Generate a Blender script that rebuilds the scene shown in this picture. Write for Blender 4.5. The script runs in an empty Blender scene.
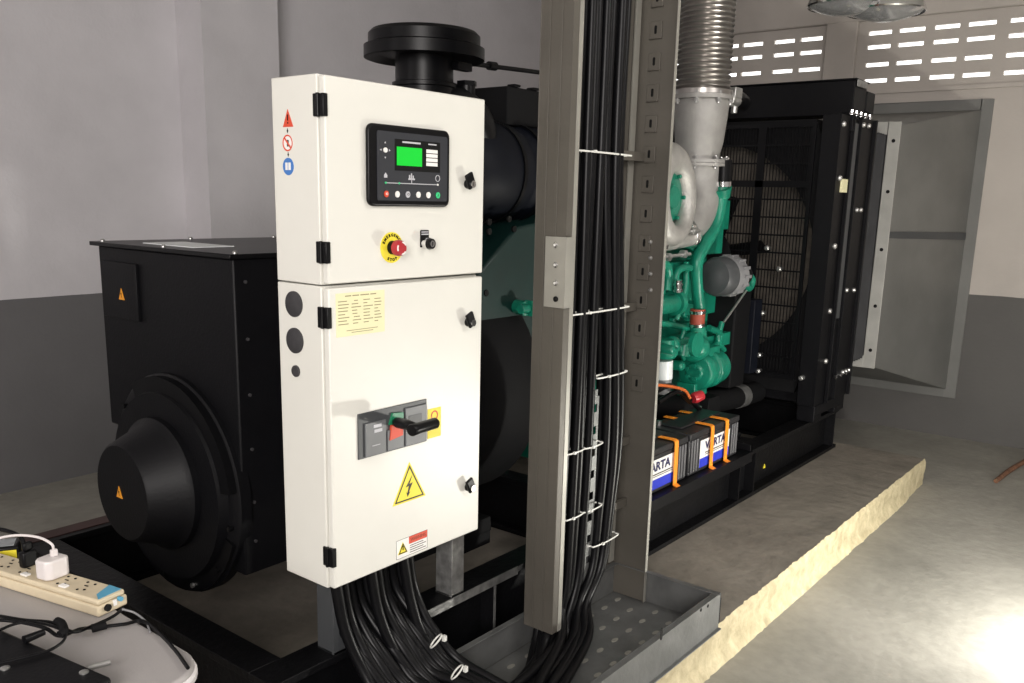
import bpy, bmesh, math, random
from mathutils import Vector, Matrix, noise as mnoise
random.seed(7)
scn = bpy.context.scene
COL = scn.collection
PI = math.pi

# ------------------------------------------------------------------ camera
F_PX, CX, CY = 882.5, 512.0, 388.4
CAM = Vector((0, 0, 1.6))
yaw, pit, roll = [math.radians(a) for a in (38.263, -12.078, 1.369)]
fwd = Vector((math.cos(yaw) * math.cos(pit), math.sin(yaw) * math.cos(pit), math.sin(pit)))
r0 = fwd.cross(Vector((0, 0, 1))).normalized()
u0 = r0.cross(fwd)
rgt = r0 * math.cos(roll) + u0 * math.sin(roll)
upv = -r0 * math.sin(roll) + u0 * math.cos(roll)
cd = bpy.data.cameras.new('camera')
cam = bpy.data.objects.new('camera', cd)
COL.objects.link(cam)
cam.matrix_world = Matrix(((rgt.x, upv.x, -fwd.x, CAM.x), (rgt.y, upv.y, -fwd.y, CAM.y), (rgt.z, upv.z, -fwd.z, CAM.z), (0, 0, 0, 1)))
cd.sensor_width = 36
cd.lens = F_PX / 1024 * 36
cd.shift_y = (CY - 341.5) / 1024
cd.clip_start = 0.05
scn.camera = cam


def at(px, py, ax, v):
    """survey helper: the point of a measured plane seen at a photo pixel"""
    d = fwd * F_PX + rgt * (px - CX) - upv * (py - CY)
    i = 'xyz'.index(ax)
    return CAM + d * ((v - CAM[i]) / d[i])


def mpp(p):
    return (Vector(p) - CAM).dot(fwd) / F_PX


# ------------------------------------------------------------------ materials
def lin(c):
    def f(v):
        v /= 255
        return v / 12.92 if v <= .04045 else ((v + .055) / 1.055) ** 2.4
    return (f(c[0]), f(c[1]), f(c[2]), 1)


MATS = {}


def mat(name, c, rough=.5, metal=0, var=.12, scale=8, bump=0, bscale=60, spec=.5, emit=None, es=1, coat=0, alpha=None):
    m = bpy.data.materials.new(name)
    m.use_nodes = True
    nt = m.node_tree
    b = nt.nodes['Principled BSDF']
    b.inputs['Roughness'].default_value = rough
    b.inputs['Metallic'].default_value = metal
    if 'black' in name:
        spec = .2
        b.inputs['Specular IOR Level'].default_value = spec
    b.inputs['Specular IOR Level'].default_value = spec
    b.inputs['Coat Weight'].default_value = coat
    tc = nt.nodes.new('ShaderNodeTexCoord')
    col = lin(c)
    if var:
        n = nt.nodes.new('ShaderNodeTexNoise')
        n.inputs['Scale'].default_value = scale
        n.inputs['Detail'].default_value = 6
        nt.links.new(tc.outputs['Object'], n.inputs['Vector'])
        mr = nt.nodes.new('ShaderNodeMapRange')
        mr.inputs[1].default_value = .3
        mr.inputs[2].default_value = .7
        mr.inputs[3].default_value = 1 - var
        mr.inputs[4].default_value = 1 + var
        nt.links.new(n.outputs['Fac'], mr.inputs[0])
        mx = nt.nodes.new('ShaderNodeVectorMath')
        mx.operation = 'SCALE'
        mx.inputs[0].default_value = col[:3]
        nt.links.new(mr.outputs[0], mx.inputs['Scale'])
        nt.links.new(mx.outputs[0], b.inputs['Base Color'])
    else:
        b.inputs['Base Color'].default_value = col
    if bump:
        n2 = nt.nodes.new('ShaderNodeTexNoise')
        n2.inputs['Scale'].default_value = bscale
        n2.inputs['Detail'].default_value = 8
        nt.links.new(tc.outputs['Object'], n2.inputs['Vector'])
        bp = nt.nodes.new('ShaderNodeBump')
        bp.inputs['Strength'].default_value = bump
        bp.inputs['Distance'].default_value = .01
        nt.links.new(n2.outputs['Fac'], bp.inputs['Height'])
        nt.links.new(bp.outputs[0], b.inputs['Normal'])
    if emit:
        b.inputs['Emission Color'].default_value = lin(emit)
        b.inputs['Emission Strength'].default_value = es
    MATS[name] = m
    return m


def concrete(name, c1, c2, sc=1.2, bump=.3, rough=.8, cracks=False):
    m = bpy.data.materials.new(name)
    m.use_nodes = True
    nt = m.node_tree
    b = nt.nodes['Principled BSDF']
    b.inputs['Roughness'].default_value = rough
    tc = nt.nodes.new('ShaderNodeTexCoord')
    n = nt.nodes.new('ShaderNodeTexNoise')
    n.inputs['Scale'].default_value = sc
    n.inputs['Detail'].default_value = 10
    n.inputs['Roughness'].default_value = .62
    n.inputs['Distortion'].default_value = .4
    nt.links.new(tc.outputs['Object'], n.inputs['Vector'])
    cr = nt.nodes.new('ShaderNodeValToRGB')
    cr.color_ramp.elements[0].position = .32
    cr.color_ramp.elements[0].color = lin(c1)
    cr.color_ramp.elements[1].position = .68
    cr.color_ramp.elements[1].color = lin(c2)
    nt.links.new(n.outputs['Fac'], cr.inputs[0])
    n2 = nt.nodes.new('ShaderNodeTexNoise')
    n2.inputs['Scale'].default_value = 22
    n2.inputs['Detail'].default_value = 10
    nt.links.new(tc.outputs['Object'], n2.inputs['Vector'])
    mr = nt.nodes.new('ShaderNodeMapRange')
    mr.inputs[1].default_value = .3
    mr.inputs[2].default_value = .7
    mr.inputs[3].default_value = .93
    mr.inputs[4].default_value = 1.06
    nt.links.new(n2.outputs['Fac'], mr.inputs[0])
    mx = nt.nodes.new('ShaderNodeVectorMath')
    mx.operation = 'SCALE'
    nt.links.new(cr.outputs[0], mx.inputs[0])
    nt.links.new(mr.outputs[0], mx.inputs['Scale'])
    nt.links.new(mx.outputs[0], b.inputs['Base Color'])
    bp = nt.nodes.new('ShaderNodeBump')
    bp.inputs['Strength'].default_value = bump
    bp.inputs['Distance'].default_value = .01
    nt.links.new(n2.outputs['Fac'], bp.inputs['Height'])
    nt.links.new(bp.outputs[0], b.inputs['Normal'])
    MATS[name] = m
    return m


def wallmat(name, hi, lo, zsplit):
    """matt wall paint, dado of darker paint up to zsplit"""
    m = bpy.data.materials.new(name)
    m.use_nodes = True
    nt = m.node_tree
    b = nt.nodes['Principled BSDF']
    b.inputs['Roughness'].default_value = .7
    g = nt.nodes.new('ShaderNodeNewGeometry')
    sp = nt.nodes.new('ShaderNodeSeparateXYZ')
    nt.links.new(g.outputs['Position'], sp.inputs[0])
    n = nt.nodes.new('ShaderNodeTexNoise')
    n.inputs['Scale'].default_value = 3
    n.inputs['Detail'].default_value = 8
    nt.links.new(g.outputs['Position'], n.inputs['Vector'])
    ad = nt.nodes.new('ShaderNodeMath')
    ad.operation = 'MULTIPLY_ADD'
    nt.links.new(n.outputs['Fac'], ad.inputs[0])
    ad.inputs[1].default_value = .012
    nt.links.new(sp.outputs['Z'], ad.inputs[2])
    gt = nt.nodes.new('ShaderNodeMath')
    gt.operation = 'GREATER_THAN'
    gt.inputs[1].default_value = zsplit + .006
    nt.links.new(ad.outputs[0], gt.inputs[0])
    mix = nt.nodes.new('ShaderNodeMix')
    mix.data_type = 'RGBA'
    nt.links.new(gt.outputs[0], mix.inputs[0])
    mix.inputs[6].default_value = lin(lo)
    mix.inputs[7].default_value = lin(hi)
    mr = nt.nodes.new('ShaderNodeMapRange')
    mr.inputs[1].default_value = .3
    mr.inputs[2].default_value = .7
    mr.inputs[3].default_value = .93
    mr.inputs[4].default_value = 1.05
    nt.links.new(n.outputs['Fac'], mr.inputs[0])
    mx = nt.nodes.new('ShaderNodeVectorMath')
    mx.operation = 'SCALE'
    nt.links.new(mix.outputs[2], mx.inputs[0])
    nt.links.new(mr.outputs[0], mx.inputs['Scale'])
    nt.links.new(mx.outputs[0], b.inputs['Base Color'])
    n2 = nt.nodes.new('ShaderNodeTexNoise')
    n2.inputs['Scale'].default_value = 40
    nt.links.new(g.outputs['Position'], n2.inputs['Vector'])
    bp = nt.nodes.new('ShaderNodeBump')
    bp.inputs['Strength'].default_value = .15
    bp.inputs['Distance'].default_value = .01
    nt.links.new(n2.outputs['Fac'], bp.inputs['Height'])
    nt.links.new(bp.outputs[0], b.inputs['Normal'])
    MATS[name] = m
    return m


wallmat('wall_paint', (208, 205, 208), (104, 103, 104), 1.03)
wallmat('wall_paint_far', (184, 177, 170), (88, 86, 84), 1.03)
mat('ceiling_paint', (190, 188, 184), .8, var=.04)
concrete('floor_concrete', (128, 126, 118), (166, 163, 154), 1.1, .25)
concrete('plinth_top', (112, 106, 97), (142, 135, 124), 3.5, .35)
concrete('plinth_side', (168, 156, 124), (206, 194, 160), 14, 1.0)
mat('black_coat', (10, 10, 13), .5, var=.15, bump=.08, bscale=120)
mat('black_satin', (11, 11, 13), .36, var=.1)
mat('black_matt', (10, 10, 12), .75, var=.15)
mat('black_blue', (12, 15, 24), .55, var=.2)
mat('frame_black', (12, 12, 14), .45, var=.3, bump=.25, bscale=50)
mat('worn_steel', (150, 150, 148), .45, .7, var=.4, scale=25, bump=.3)
mat('cabinet_white', (222, 221, 213), .38, var=.012, bump=.05, bscale=350)
mat('label_yellow', (240, 222, 60), .5, var=.03)
mat('label_orange', (226, 150, 40), .5, var=.03)
mat('sheet_yellow', (232, 226, 184), .6, var=.03)
mat('ink', (60, 58, 50), .6, var=0)
mat('ink_black', (12, 12, 12), .6, var=0)
mat('label_red', (214, 78, 52), .5, var=.03)
mat('label_white', (236, 234, 230), .5, var=.02)
mat('label_blue', (66, 120, 190), .5, var=.03)
mat('deep_blue', (40, 56, 190), .45, var=.05)
mat('navy', (24, 26, 76), .5, var=0)
mat('red_knob', (170, 40, 48), .35, var=.05)
mat('screen_green', (0, 50, 12), .4, var=0, emit=(0, 245, 60), es=.8)
mat('led_green', (60, 200, 130), .4, var=0)
mat('fascia_slate', (38, 40, 46), .55, var=.05)
mat('ink_pale', (150, 143, 104), .6, var=0)
mat('plug_rubber', (52, 51, 53), .7, var=.2, scale=60)
mat('orange_dim', (190, 92, 34), .6, var=.1)
mat('button_grey', (190, 190, 195), .5, var=.05)
mat('chrome', (225, 225, 225), .14, 1, var=.05)
mat('zinc', (190, 190, 188), .32, .85, var=.15, scale=30)
mat('aluminium', (165, 163, 160), .55, .5, var=.12, scale=12, bump=.15, bscale=200)
mat('cast_alu', (188, 186, 182), .5, .6, var=.15, scale=15, bump=.3, bscale=120)
mat('bellows_steel', (176, 172, 168), .3, .9, var=.15)
mat('ladder_paint', (88, 84, 77), .5, .2, var=.1, scale=6, bump=.1)
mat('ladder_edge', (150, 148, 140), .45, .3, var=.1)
mat('tray_steel', (112, 113, 112), .45, .45, var=.2, scale=9, bump=.1)
mat('cable_black', (13, 13, 15), .36, var=.2)
mat('cable_tie', (222, 222, 216), .4, var=.03)
mat('engine_green', (16, 120, 96), .36, var=.18, scale=14, bump=.25, bscale=40)
mat('engine_green_shaded', (4, 38, 35), .45, var=.15, scale=10, bump=.04)  # engine green with the shadow on the rear housing put into the colour
mat('hose_brown', (150, 66, 48), .55, var=.15)
mat('filter_white', (222, 226, 226), .4, var=.05)
mat('filter_grey', (120, 120, 122), .5, var=.1)
mat('battery_grey', (38, 38, 40), .4, var=.15, bump=.1)
mat('battery_side', (96, 96, 98), .42, var=.1)
mat('strap_orange', (250, 150, 40), .5, var=.08, scale=40)
mat('core_brown', (112, 105, 96), .7, .1, var=.25, scale=20)
mat('table_plastic', (166, 162, 161), .45, var=.03, bump=.05, bscale=200)
mat('table_rim', (226, 222, 222), .3, var=.02)
mat('strip_cream', (206, 192, 164), .5, var=.06, scale=30)
mat('strip_blue', (86, 158, 190), .5, var=.08)
mat('plug_white', (214, 208, 206), .35, var=.02)
mat('duct_sheet', (118, 118, 115), .5, .25, var=.12, scale=3, bump=.08)
mat('duct_frame', (168, 167, 162), .5, .2, var=.1)
mat('canvas_dark', (46, 46, 48), .8, var=.2)
mat('rust', (120, 84, 62), .8, var=.4, scale=30, bump=.5)
mat('lamp_glass', (235, 235, 236), .16, .75, var=.05)
mat('grey_breaker', (104, 106, 108), .45, var=.08)
mat('grey_breaker_dark', (66, 68, 70), .45, var=.08)
mat('green_plastic', (30, 120, 84), .4, var=.05)
mat('bottle_grey', (150, 155, 158), .25, .3, var=.2, scale=40)
mat('dull_red', (62, 36, 32), .55, var=.2)


# ------------------------------------------------------------------ mesh builder
def basis(d):
    d = Vector(d).normalized()
    a = Vector((0, 0, 1)) if abs(d.z) < .9 else Vector((1, 0, 0))
    u = a.cross(d).normalized()
    return d, u, d.cross(u)


class MB:
    def __init__(s):
        s.bm = bmesh.new()
        s.mi = 0

    def _f(s, vs, smooth=False):
        try:
            f = s.bm.faces.new(vs)
            f.material_index = s.mi
            f.smooth = smooth
            return f
        except ValueError:
            return None

    def box(s, a, b, M=None):
        x0, x1 = sorted((a[0], b[0]))
        y0, y1 = sorted((a[1], b[1]))
        z0, z1 = sorted((a[2], b[2]))
        c = [Vector(p) for p in ((x0, y0, z0), (x1, y0, z0), (x1, y1, z0), (x0, y1, z0), (x0, y0, z1), (x1, y0, z1), (x1, y1, z1), (x0, y1, z1))]
        if M:
            c = [M @ p for p in c]
        v = [s.bm.verts.new(p) for p in c]
        for q in ((0, 3, 2, 1), (4, 5, 6, 7), (0, 1, 5, 4), (1, 2, 6, 5), (2, 3, 7, 6), (3, 0, 4, 7)):
            s._f([v[i] for i in q])
        return s

    def hexa(s, c):
        v = [s.bm.verts.new(Vector(p)) for p in c]
        for q in ((0, 3, 2, 1), (4, 5, 6, 7), (0, 1, 5, 4), (1, 2, 6, 5), (2, 3, 7, 6), (3, 0, 4, 7)):
            s._f([v[i] for i in q])
        return s

    def prism(s, pts, ax, a0, a1):
        def mk(p, a):
            return Vector({'x': (a, p[0], p[1]), 'y': (p[0], a, p[1]), 'z': (p[0], p[1], a)}[ax])
        A = [s.bm.verts.new(mk(p, a0)) for p in pts]
        B = [s.bm.verts.new(mk(p, a1)) for p in pts]
        n = len(pts)
        s._f(A[::-1])
        s._f(B)
        for i in range(n):
            s._f([A[i], A[(i + 1) % n], B[(i + 1) % n], B[i]])
        return s

    def cyl(s, p0, p1, r0, r1=None, n=24, caps=True, smooth=True):
        r1 = r0 if r1 is None else r1
        p0, p1 = Vector(p0), Vector(p1)
        d, u, w = basis(p1 - p0)
        R = []
        for p, r in ((p0, r0), (p1, r1)):
            R.append([s.bm.verts.new(p + (u * math.cos(t) + w * math.sin(t)) * r) for t in [2 * PI * i / n for i in range(n)]])
        for i in range(n):
            s._f([R[0][i], R[0][(i + 1) % n], R[1][(i + 1) % n], R[1][i]], smooth)
        if caps:
            s._f(R[0][::-1])
            s._f(R[1])
        return s

    def lathe(s, prof, o, d, n=32, smooth=True, caps=True):
        """prof: (radius, height along d)"""
        o = Vector(o)
        d, u, w = basis(d)
        R = []
        for r, h in prof:
            if r < 1e-5:
                R.append([s.bm.verts.new(o + d * h)])
            else:
                R.append([s.bm.verts.new(o + d * h + (u * math.cos(t) + w * math.sin(t)) * r) for t in [2 * PI * i / n for i in range(n)]])
        for a, b in zip(R, R[1:]):
            for i in range(n):
                j = (i + 1) % n
                if len(a) == 1 and len(b) == 1:
                    continue
                if len(a) == 1:
                    s._f([a[0], b[j], b[i]], smooth)
                elif len(b) == 1:
                    s._f([a[i], a[j], b[0]], smooth)
                else:
                    s._f([a[i], a[j], b[j], b[i]], smooth)
        if caps:
            if len(R[0]) > 1:
                s._f(R[0][::-1])
            if len(R[-1]) > 1:
                s._f(R[-1])
        return s

    def tube(s, pts, r, n=10, res=6, smooth=True, closed=False, flat=None):
        pts = [Vector(p) for p in pts]
        rs = r if isinstance(r, (list, tuple)) else [r] * len(pts)
        P, Q = [], []
        N = len(pts)
        segs = N if closed else N - 1
        for i in range(segs):
            if closed:
                a, b, c, e = pts[(i - 1) % N], pts[i], pts[(i + 1) % N], pts[(i + 2) % N]
            else:
                b, c = pts[i], pts[i + 1]
                a = pts[i - 1] if i else b * 2 - c
                e = pts[i + 2] if i + 2 < N else c * 2 - b
            k = res if (N > 2) else 1
            for j in range(k):
                t = j / k
                P.append(.5 * ((2 * b) + (c - a) * t + (2 * a - 5 * b + 4 * c - e) * t * t + (3 * b - a - 3 * c + e) * t ** 3))
                Q.append(rs[i] * (1 - t) + rs[(i + 1) % N] * t)
        if not closed:
            P.append(pts[-1])
            Q.append(rs[-1])
        rings = []
        d0, u, w = basis(P[1] - P[0])
        M = len(P)
        for i in range(M):
            if closed:
                t = (P[(i + 1) % M] - P[i - 1])
            else:
                t = P[min(i + 1, M - 1)] - P[max(i - 1, 0)]
            t = t.normalized() if t.length > 1e-9 else d0
            u = (u - t * u.dot(t))
            u = u.normalized() if u.length > 1e-6 else basis(t)[1]
            w = t.cross(u)
            rr = Q[i]
            fy = rr if flat is None else flat
            rings.append([s.bm.verts.new(P[i] + u * math.cos(2 * PI * k / n) * rr + w * math.sin(2 * PI * k / n) * fy) for k in range(n)])
        for i in range(M if closed else M - 1):
            a, b = rings[i], rings[(i + 1) % M]
            for k in range(n):
                s._f([a[k], a[(k + 1) % n], b[(k + 1) % n], b[k]], smooth)
        if not closed:
            s._f(rings[0][::-1])
            s._f(rings[-1])
        return s

    def sphere(s, c, r, seg=16, sc=(1, 1, 1)):
        M = Matrix.Translation(Vector(c)) @ Matrix.Diagonal((*[r * k for k in sc], 1))
        g = bmesh.ops.create_uvsphere(s.bm, u_segments=seg, v_segments=seg // 2 + 2, radius=1, matrix=M)
        for v in g['verts']:
            for f in v.link_faces:
                f.smooth = True
                f.material_index = s.mi
        return s

    def build(s, name, m, parent=None, label=None, cat=None, group=None, kind=None, bevel=0, loc=None, seg=2):
        bmesh.ops.remove_doubles(s.bm, verts=s.bm.verts, dist=1e-6)
        bmesh.ops.recalc_face_normals(s.bm, faces=s.bm.faces)
        if parent is not None:
            org = world_loc(parent)
            lo = Vector((0, 0, 0))
        else:
            if loc is None:
                cs = [v.co for v in s.bm.verts]
                loc = ((min(c.x for c in cs) + max(c.x for c in cs)) / 2, (min(c.y for c in cs) + max(c.y for c in cs)) / 2, min(c.z for c in cs))
            org = Vector(loc)
            lo = org
        for v in s.bm.verts:
            v.co -= org
        me = bpy.data.meshes.new(name)
        s.bm.to_mesh(me)
        s.bm.free()
        me.set_sharp_from_angle(angle=math.radians(38))
        for q in (m if isinstance(m, (list, tuple)) else [m]):
            me.materials.append(MATS[q])
        o = bpy.data.objects.new(name, me)
        COL.objects.link(o)
        o.location = lo
        o.parent = parent
        if bevel:
            bv = o.modifiers.new('bevel', 'BEVEL')
            bv.width = bevel
            bv.segments = seg
            bv.limit_method = 'ANGLE'
            bv.angle_limit = math.radians(40)
        tag(o, label, cat, group, kind)
        return o


def world_loc(o):
    v = Vector(o.location)
    while o.parent:
        o = o.parent
        v += Vector(o.location)
    return v


def tag(o, label=None, cat=None, group=None, kind=None):
    if label: o['label'] = label
    if cat: o['category'] = cat
    if group: o['group'] = group
    if kind: o['kind'] = kind
    return o


def thing(name, label, cat, loc, group=None):
    o = bpy.data.objects.new(name, None)
    o.empty_display_size = .1
    COL.objects.link(o)
    o.location = loc
    return tag(o, label, cat, group)


def text_mb(txt, size, origin, face, mb=None, bold=0, depth=.0006, sx=1.0, center=True):
    """lettering as solid geometry on a wall facing -y (face 'y') or -x (face 'x')"""
    cu = bpy.data.curves.new('t', 'FONT')
    cu.body = txt
    cu.size = size
    cu.extrude = depth
    cu.offset = bold
    cu.resolution_u = 2
    if center:
        cu.align_x = 'CENTER'
        cu.align_y = 'CENTER'
    ob = bpy.data.objects.new('t', cu)
    COL.objects.link(ob)
    me = bpy.data.meshes.new_from_object(ob.evaluated_get(bpy.context.evaluated_depsgraph_get()))
    bpy.data.objects.remove(ob)
    bpy.data.curves.remove(cu)
    if face == 'y':
        R = Matrix.Rotation(PI / 2, 4, 'X')
    elif face == 'x':
        R = Matrix.Rotation(-PI / 2, 4, 'Z') @ Matrix.Rotation(PI / 2, 4, 'X')
    else:
        R = face
    M = Matrix.Translation(Vector(origin)) @ R @ Matrix.Diagonal((sx, 1, 1, 1))
    mb = mb or MB()
    off = len(mb.bm.verts)
    vs = [mb.bm.verts.new(M @ v.co) for v in me.vertices]
    for p in me.polygons:
        mb._f([vs[i] for i in p.vertices])
    bpy.data.meshes.remove(me)
    return mb


def rrect(x0, z0, x1, z1, r, n=5):
    pts = []
    for cx, cz, a in ((x1 - r, z1 - r, 0), (x0 + r, z1 - r, 90), (x0 + r, z0 + r, 180), (x1 - r, z0 + r, 270)):
        for i in range(n + 1):
            t = math.radians(a + 90 * i / n)
            pts.append((cx + r * math.cos(t), cz + r * math.sin(t)))
    return pts


def ngon(cx, cz, r, n=24, rz=None, a0=0):
    rz = rz or r
    return [(cx + r * math.cos(a0 + 2 * PI * i / n), cz + rz * math.sin(a0 + 2 * PI * i / n)) for i in range(n)]


# ================================================================== SETTING
MB().box((-3, -3, -.1), (6.95, 5.1, 0)).build('floor', 'floor_concrete', kind='structure')
MB().box((-3, 4.9, 0), (6.95, 5.1, 3.5)).build('wall_back', 'wall_paint', kind='structure')
MB().box((-3, -3.1, 0), (6.95, -3, 3.5)).build('wall_right', 'wall_paint', kind='structure')
MB().box((-3.1, -3.1, 0), (-3, 5.1, 3.5)).build('wall_near', 'wall_paint', kind='structure')
MB().box((-3.1, -3.1, 3.5), (7, 5.1, 3.6)).build('ceiling', 'ceiling_paint', kind='structure')
# the pilaster on the back wall
MB().box((3.009, 4.9, 0), (3.53, 4.645, 3.5)).build('trim_1', 'wall_paint', kind='structure')

# end wall with air slots cut through hollow blocks
XE = 6.8
ys_slots = [(3.33, 3.19), (3.155, 2.99), (2.9, 2.74), (2.695, 2.53), (2.20, 2.04), (1.99, 1.82), (1.76, 1.60), (1.55, 1.38), (1.30, 1.13), (1.08, .91), (.84, .68), (.62, .46), (3.6, 3.44), (3.85, 3.69)]
zs_slots = [(2.803, 2.832), (2.708, 2.737), (2.588, 2.617), (2.478, 2.507)]
holes = [(min(a), max(a), b[0], b[1]) for a in ys_slots for b in zs_slots] + [(1.42, 3.1, .36, 2.3)]
yc = sorted({-3.1, 5.1} | {h[0] for h in holes} | {h[1] for h in holes})
zc = sorted({0, 3.5} | {h[2] for h in holes} | {h[3] for h in holes})
mb = MB()
for k in range(len(zc) - 1):
    z0, z1 = zc[k], zc[k + 1]
    run = None
    for j in range(len(yc) - 1):
        y0, y1 = yc[j], yc[j + 1]
        hole = any(h[0] <= y0 + 1e-6 and y1 <= h[1] + 1e-6 and h[2] <= z0 + 1e-6 and z1 <= h[3] + 1e-6 for h in holes)
        if not hole:
            run = (run[0], y1) if run else (y0, y1)
        if (hole or j == len(yc) - 2) and run:
            mb.box((XE, run[0], z0), (XE + .03, run[1], z1))
            run = None
mb.build('wall_far', 'wall_paint_far', kind='structure')
# shallow raised bands around the vent blocks
mb = MB()
mb.box((XE - .03, 2.27, 2.44), (XE, 2.50, 3.5))
mb.build('trim_3', 'wall_paint_far', kind='structure', bevel=.01)
MB().box((XE - .02, -3, 2.40), (XE, 4.6, 2.425)).build('trim_4', 'wall_paint_far', kind='structure')
MB().box((XE - .035, -3, 2.9), (XE, 4.6, 3.5)).build('trim_5', 'wall_paint_far', kind='structure', bevel=.01)

# concrete plinth under the set with a chipped plastered edge
def slab():
    x0, x1, y0, y1, zt = .7, 5.48, 1.19, 3.5, .155
    mb = MB()
    mb.mi = 0
    nx, ny = 240, 6
    bm = mb.bm
    top = []
    for i in range(nx + 1):
        x = x0 + (x1 - x0) * i / nx
        e = mnoise.noise(Vector((x * 7, 0, 3))) * .004 + mnoise.noise(Vector((x * 31, 2, 1))) * .005 + mnoise.noise(Vector((x * 90, 2, 1))) * .005
        row = [bm.verts.new((x, y0 + .004 + e + .010 * max(0, mnoise.noise(Vector((x * 55, 9, 4))) - .1), zt - .012 * max(0, mnoise.noise(Vector((x * 40, 5, 8)))))), bm.verts.new((x, y0 + .12, zt)), bm.verts.new((x, y1, zt)), bm.verts.new((x, y1, 0))]
        top.append(row)
    for i in range(nx):
        for j in range(3):
            mb._f([top[i][j], top[i + 1][j], top[i + 1][j + 1], top[i][j + 1]])
    mb.mi = 1
    nz = 8
    grid = []
    for i in range(nx + 1):
        x = x0 + (x1 - x0) * i / nx
        col = [top[i][0]]
        for k in range(1, nz + 1):
            t = k / nz
            e = mnoise.noise(Vector((x * 9, t * 3, 0))) * .006 + mnoise.noise(Vector((x * 40, t * 9, 5))) * .007
            flare = .02 * max(0, t - .72) / .28 * max(0, min(1, (5.3 - x) * 3))
            col.append(bm.verts.new((x, y0 + e * .8 - flare - .004, zt * (1 - t))))
        grid.append(col)
    for i in range(nx):
        for k in range(nz):
            mb._f([grid[i][k], grid[i][k + 1], grid[i + 1][k + 1], grid[i + 1][k]], True)
    for i in (0, nx):
        mb._f([top[i][j] for j in range(4)] + [grid[i][k] for k in range(nz, 0, -1)])
    return mb
slab().build('plinth', ['plinth_top', 'plinth_side'], label='low concrete plinth with a rough cream plastered edge, under the black base frame', cat='plinth', kind='structure')

# duct opening frame on the end wall and expanding sheet metal duct
YN, XR = 1.64, 5.75
d = thing('radiator_duct', 'grey sheet metal air duct widening from the radiator to its opening in the far wall', 'duct', (6.2, 2.4, .3))
A = [(XR, YN + .02, .625), (XR, 3.12, .625), (XR, 3.12, 2.08), (XR, YN + .02, 2.08)]
B = [(XE, 1.40, .345), (XE, 3.15, .345), (XE, 3.15, 2.26), (XE, 1.40, 2.26)]
for nm, i, j in (('bottom_sheet', 0, 1), ('far_sheet', 1, 2), ('top_sheet', 2, 3), ('side_sheet', 3, 0)):
    a, b, c, e = [Vector(p) for p in (A[i], A[j], B[j], B[i])]
    n = (b - a).cross(e - a).normalized() * .004
    MB().hexa([a, b, c, e, a + n, b + n, c + n, e + n]).build(nm, 'duct_sheet', d)
MB().box((XE + .035, 1.38, .32), (XE + .048, 3.14, 2.34)).build('daylight_blocker', 'grey_breaker_dark', d)  # unseen panel added to shut daylight out of the duct
mb = MB()
def frame(mb, x0, x1, ya, yb, za, zb, w):
    mb.box((x0, ya, za), (x1, ya + w, zb)).box((x0, yb - w, za), (x1, yb, zb))
    mb.box((x0, ya + w, za), (x1, yb - w, za + w)).box((x0, ya + w, zb - w), (x1, yb - w, zb))
frame(mb, XE - .012, XE, 1.33, 3.2, .285, 2.33, .075)
mb.build('wall_frame', 'duct_sheet', d, bevel=.003)
mb = MB()
frame(mb, XR - .006, XR, YN - .03, 3.15, .605, 2.11, .075)
mb.build('flange', 'duct_frame', d, label='pale metal flange at the radiator end', bevel=.002)
for z in (.72, 1.0, 1.35, 1.7, 2.0):
    MB().cyl((XR - .009, YN + .006, z), (XR - .005, YN + .006, z), .011, n=10).build('flange_hole', 'ink_black', d)
mb = MB()
p1, p2 = Vector((XR + .02, YN + .012, 1.42)), Vector((XE - .03, 1.398, 1.40))
mb.hexa([p1, p2, p2 + Vector((0, 0, .05)), p1 + Vector((0, 0, .04)), p1 + Vector((0, -.006, 0)), p2 + Vector((0, -.006, 0)), p2 + Vector((0, -.006, .05)), p1 + Vector((0, -.006, .04))])
mb.build('stiffener_rib', 'grey_breaker_dark', d)
# dark canvas joining radiator and flange
mb = MB()
nn = 8
X0, X1 = 5.37, XR - .005
for k in range(nn):
    xa, xb = X0 + (X1 - X0) * k / nn, X0 + (X1 - X0) * (k + 1) / nn
    def ring(x, s):
        return [(x, YN + .05 + s, .66 + s), (x, 3.08 - s, .66 + s), (x, 3.08 - s, 2.04 - s), (x, YN + .05 + s, 2.04 - s)]
    ra, rm = ring(xa, 0), ring((xa + xb) / 2, .03)
    rb = ring(xb, 0)
    for r1_, r2_ in ((ra, rm), (rm, rb)):
        for i in range(4):
            j = (i + 1) % 4
            mb._f([mb.bm.verts.new(p) for p in (r1_[i], r1_[j], r2_[j], r2_[i])])
mb.build('canvas_collar', 'canvas_dark', d, label='dark canvas collar')

# ================================================================== BASE FRAME
sk = thing('base_frame', 'black steel base frame of the generator, lying on the plinth', 'base frame', (3.3, 2.4, .155))
ZS, ZT = .156, .405
for yy, s, nm in ((1.68, 1, 'near'), (3.12, -1, 'far')):
    mb = MB()
    mb.box((1.20, yy, ZT - .022), (5.36, yy + .10 * s, ZT))
    mb.box((1.20, yy, ZS), (5.36, yy + .10 * s, ZS + .02))
    mb.box((1.20, yy + .055 * s, ZS + .02), (5.36, yy + .07 * s, ZT - .022))
    mb.build('side_rail', 'frame_black', sk, bevel=.002)
for x in (1.20, 2.9, 4.2, 5.26):
    w = .1
    mb = MB()
    mb.box((x, 1.78, ZT - .022), (x + w, 3.02, ZT)).box((x, 1.78, ZS), (x + w, 3.02, ZS + .02)).box((x + .045, 1.78, ZS + .02), (x + .057, 3.02, ZT - .022))
    mb.build('cross_beam', 'frame_black', sk, bevel=.002)
for x in (2.06, 3.95, 4.13, 5.30):
    MB().box((x, 1.683, ZS + .02), (x + .012, 1.735, ZT - .022)).build('stiffener', 'frame_black', sk)
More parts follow.
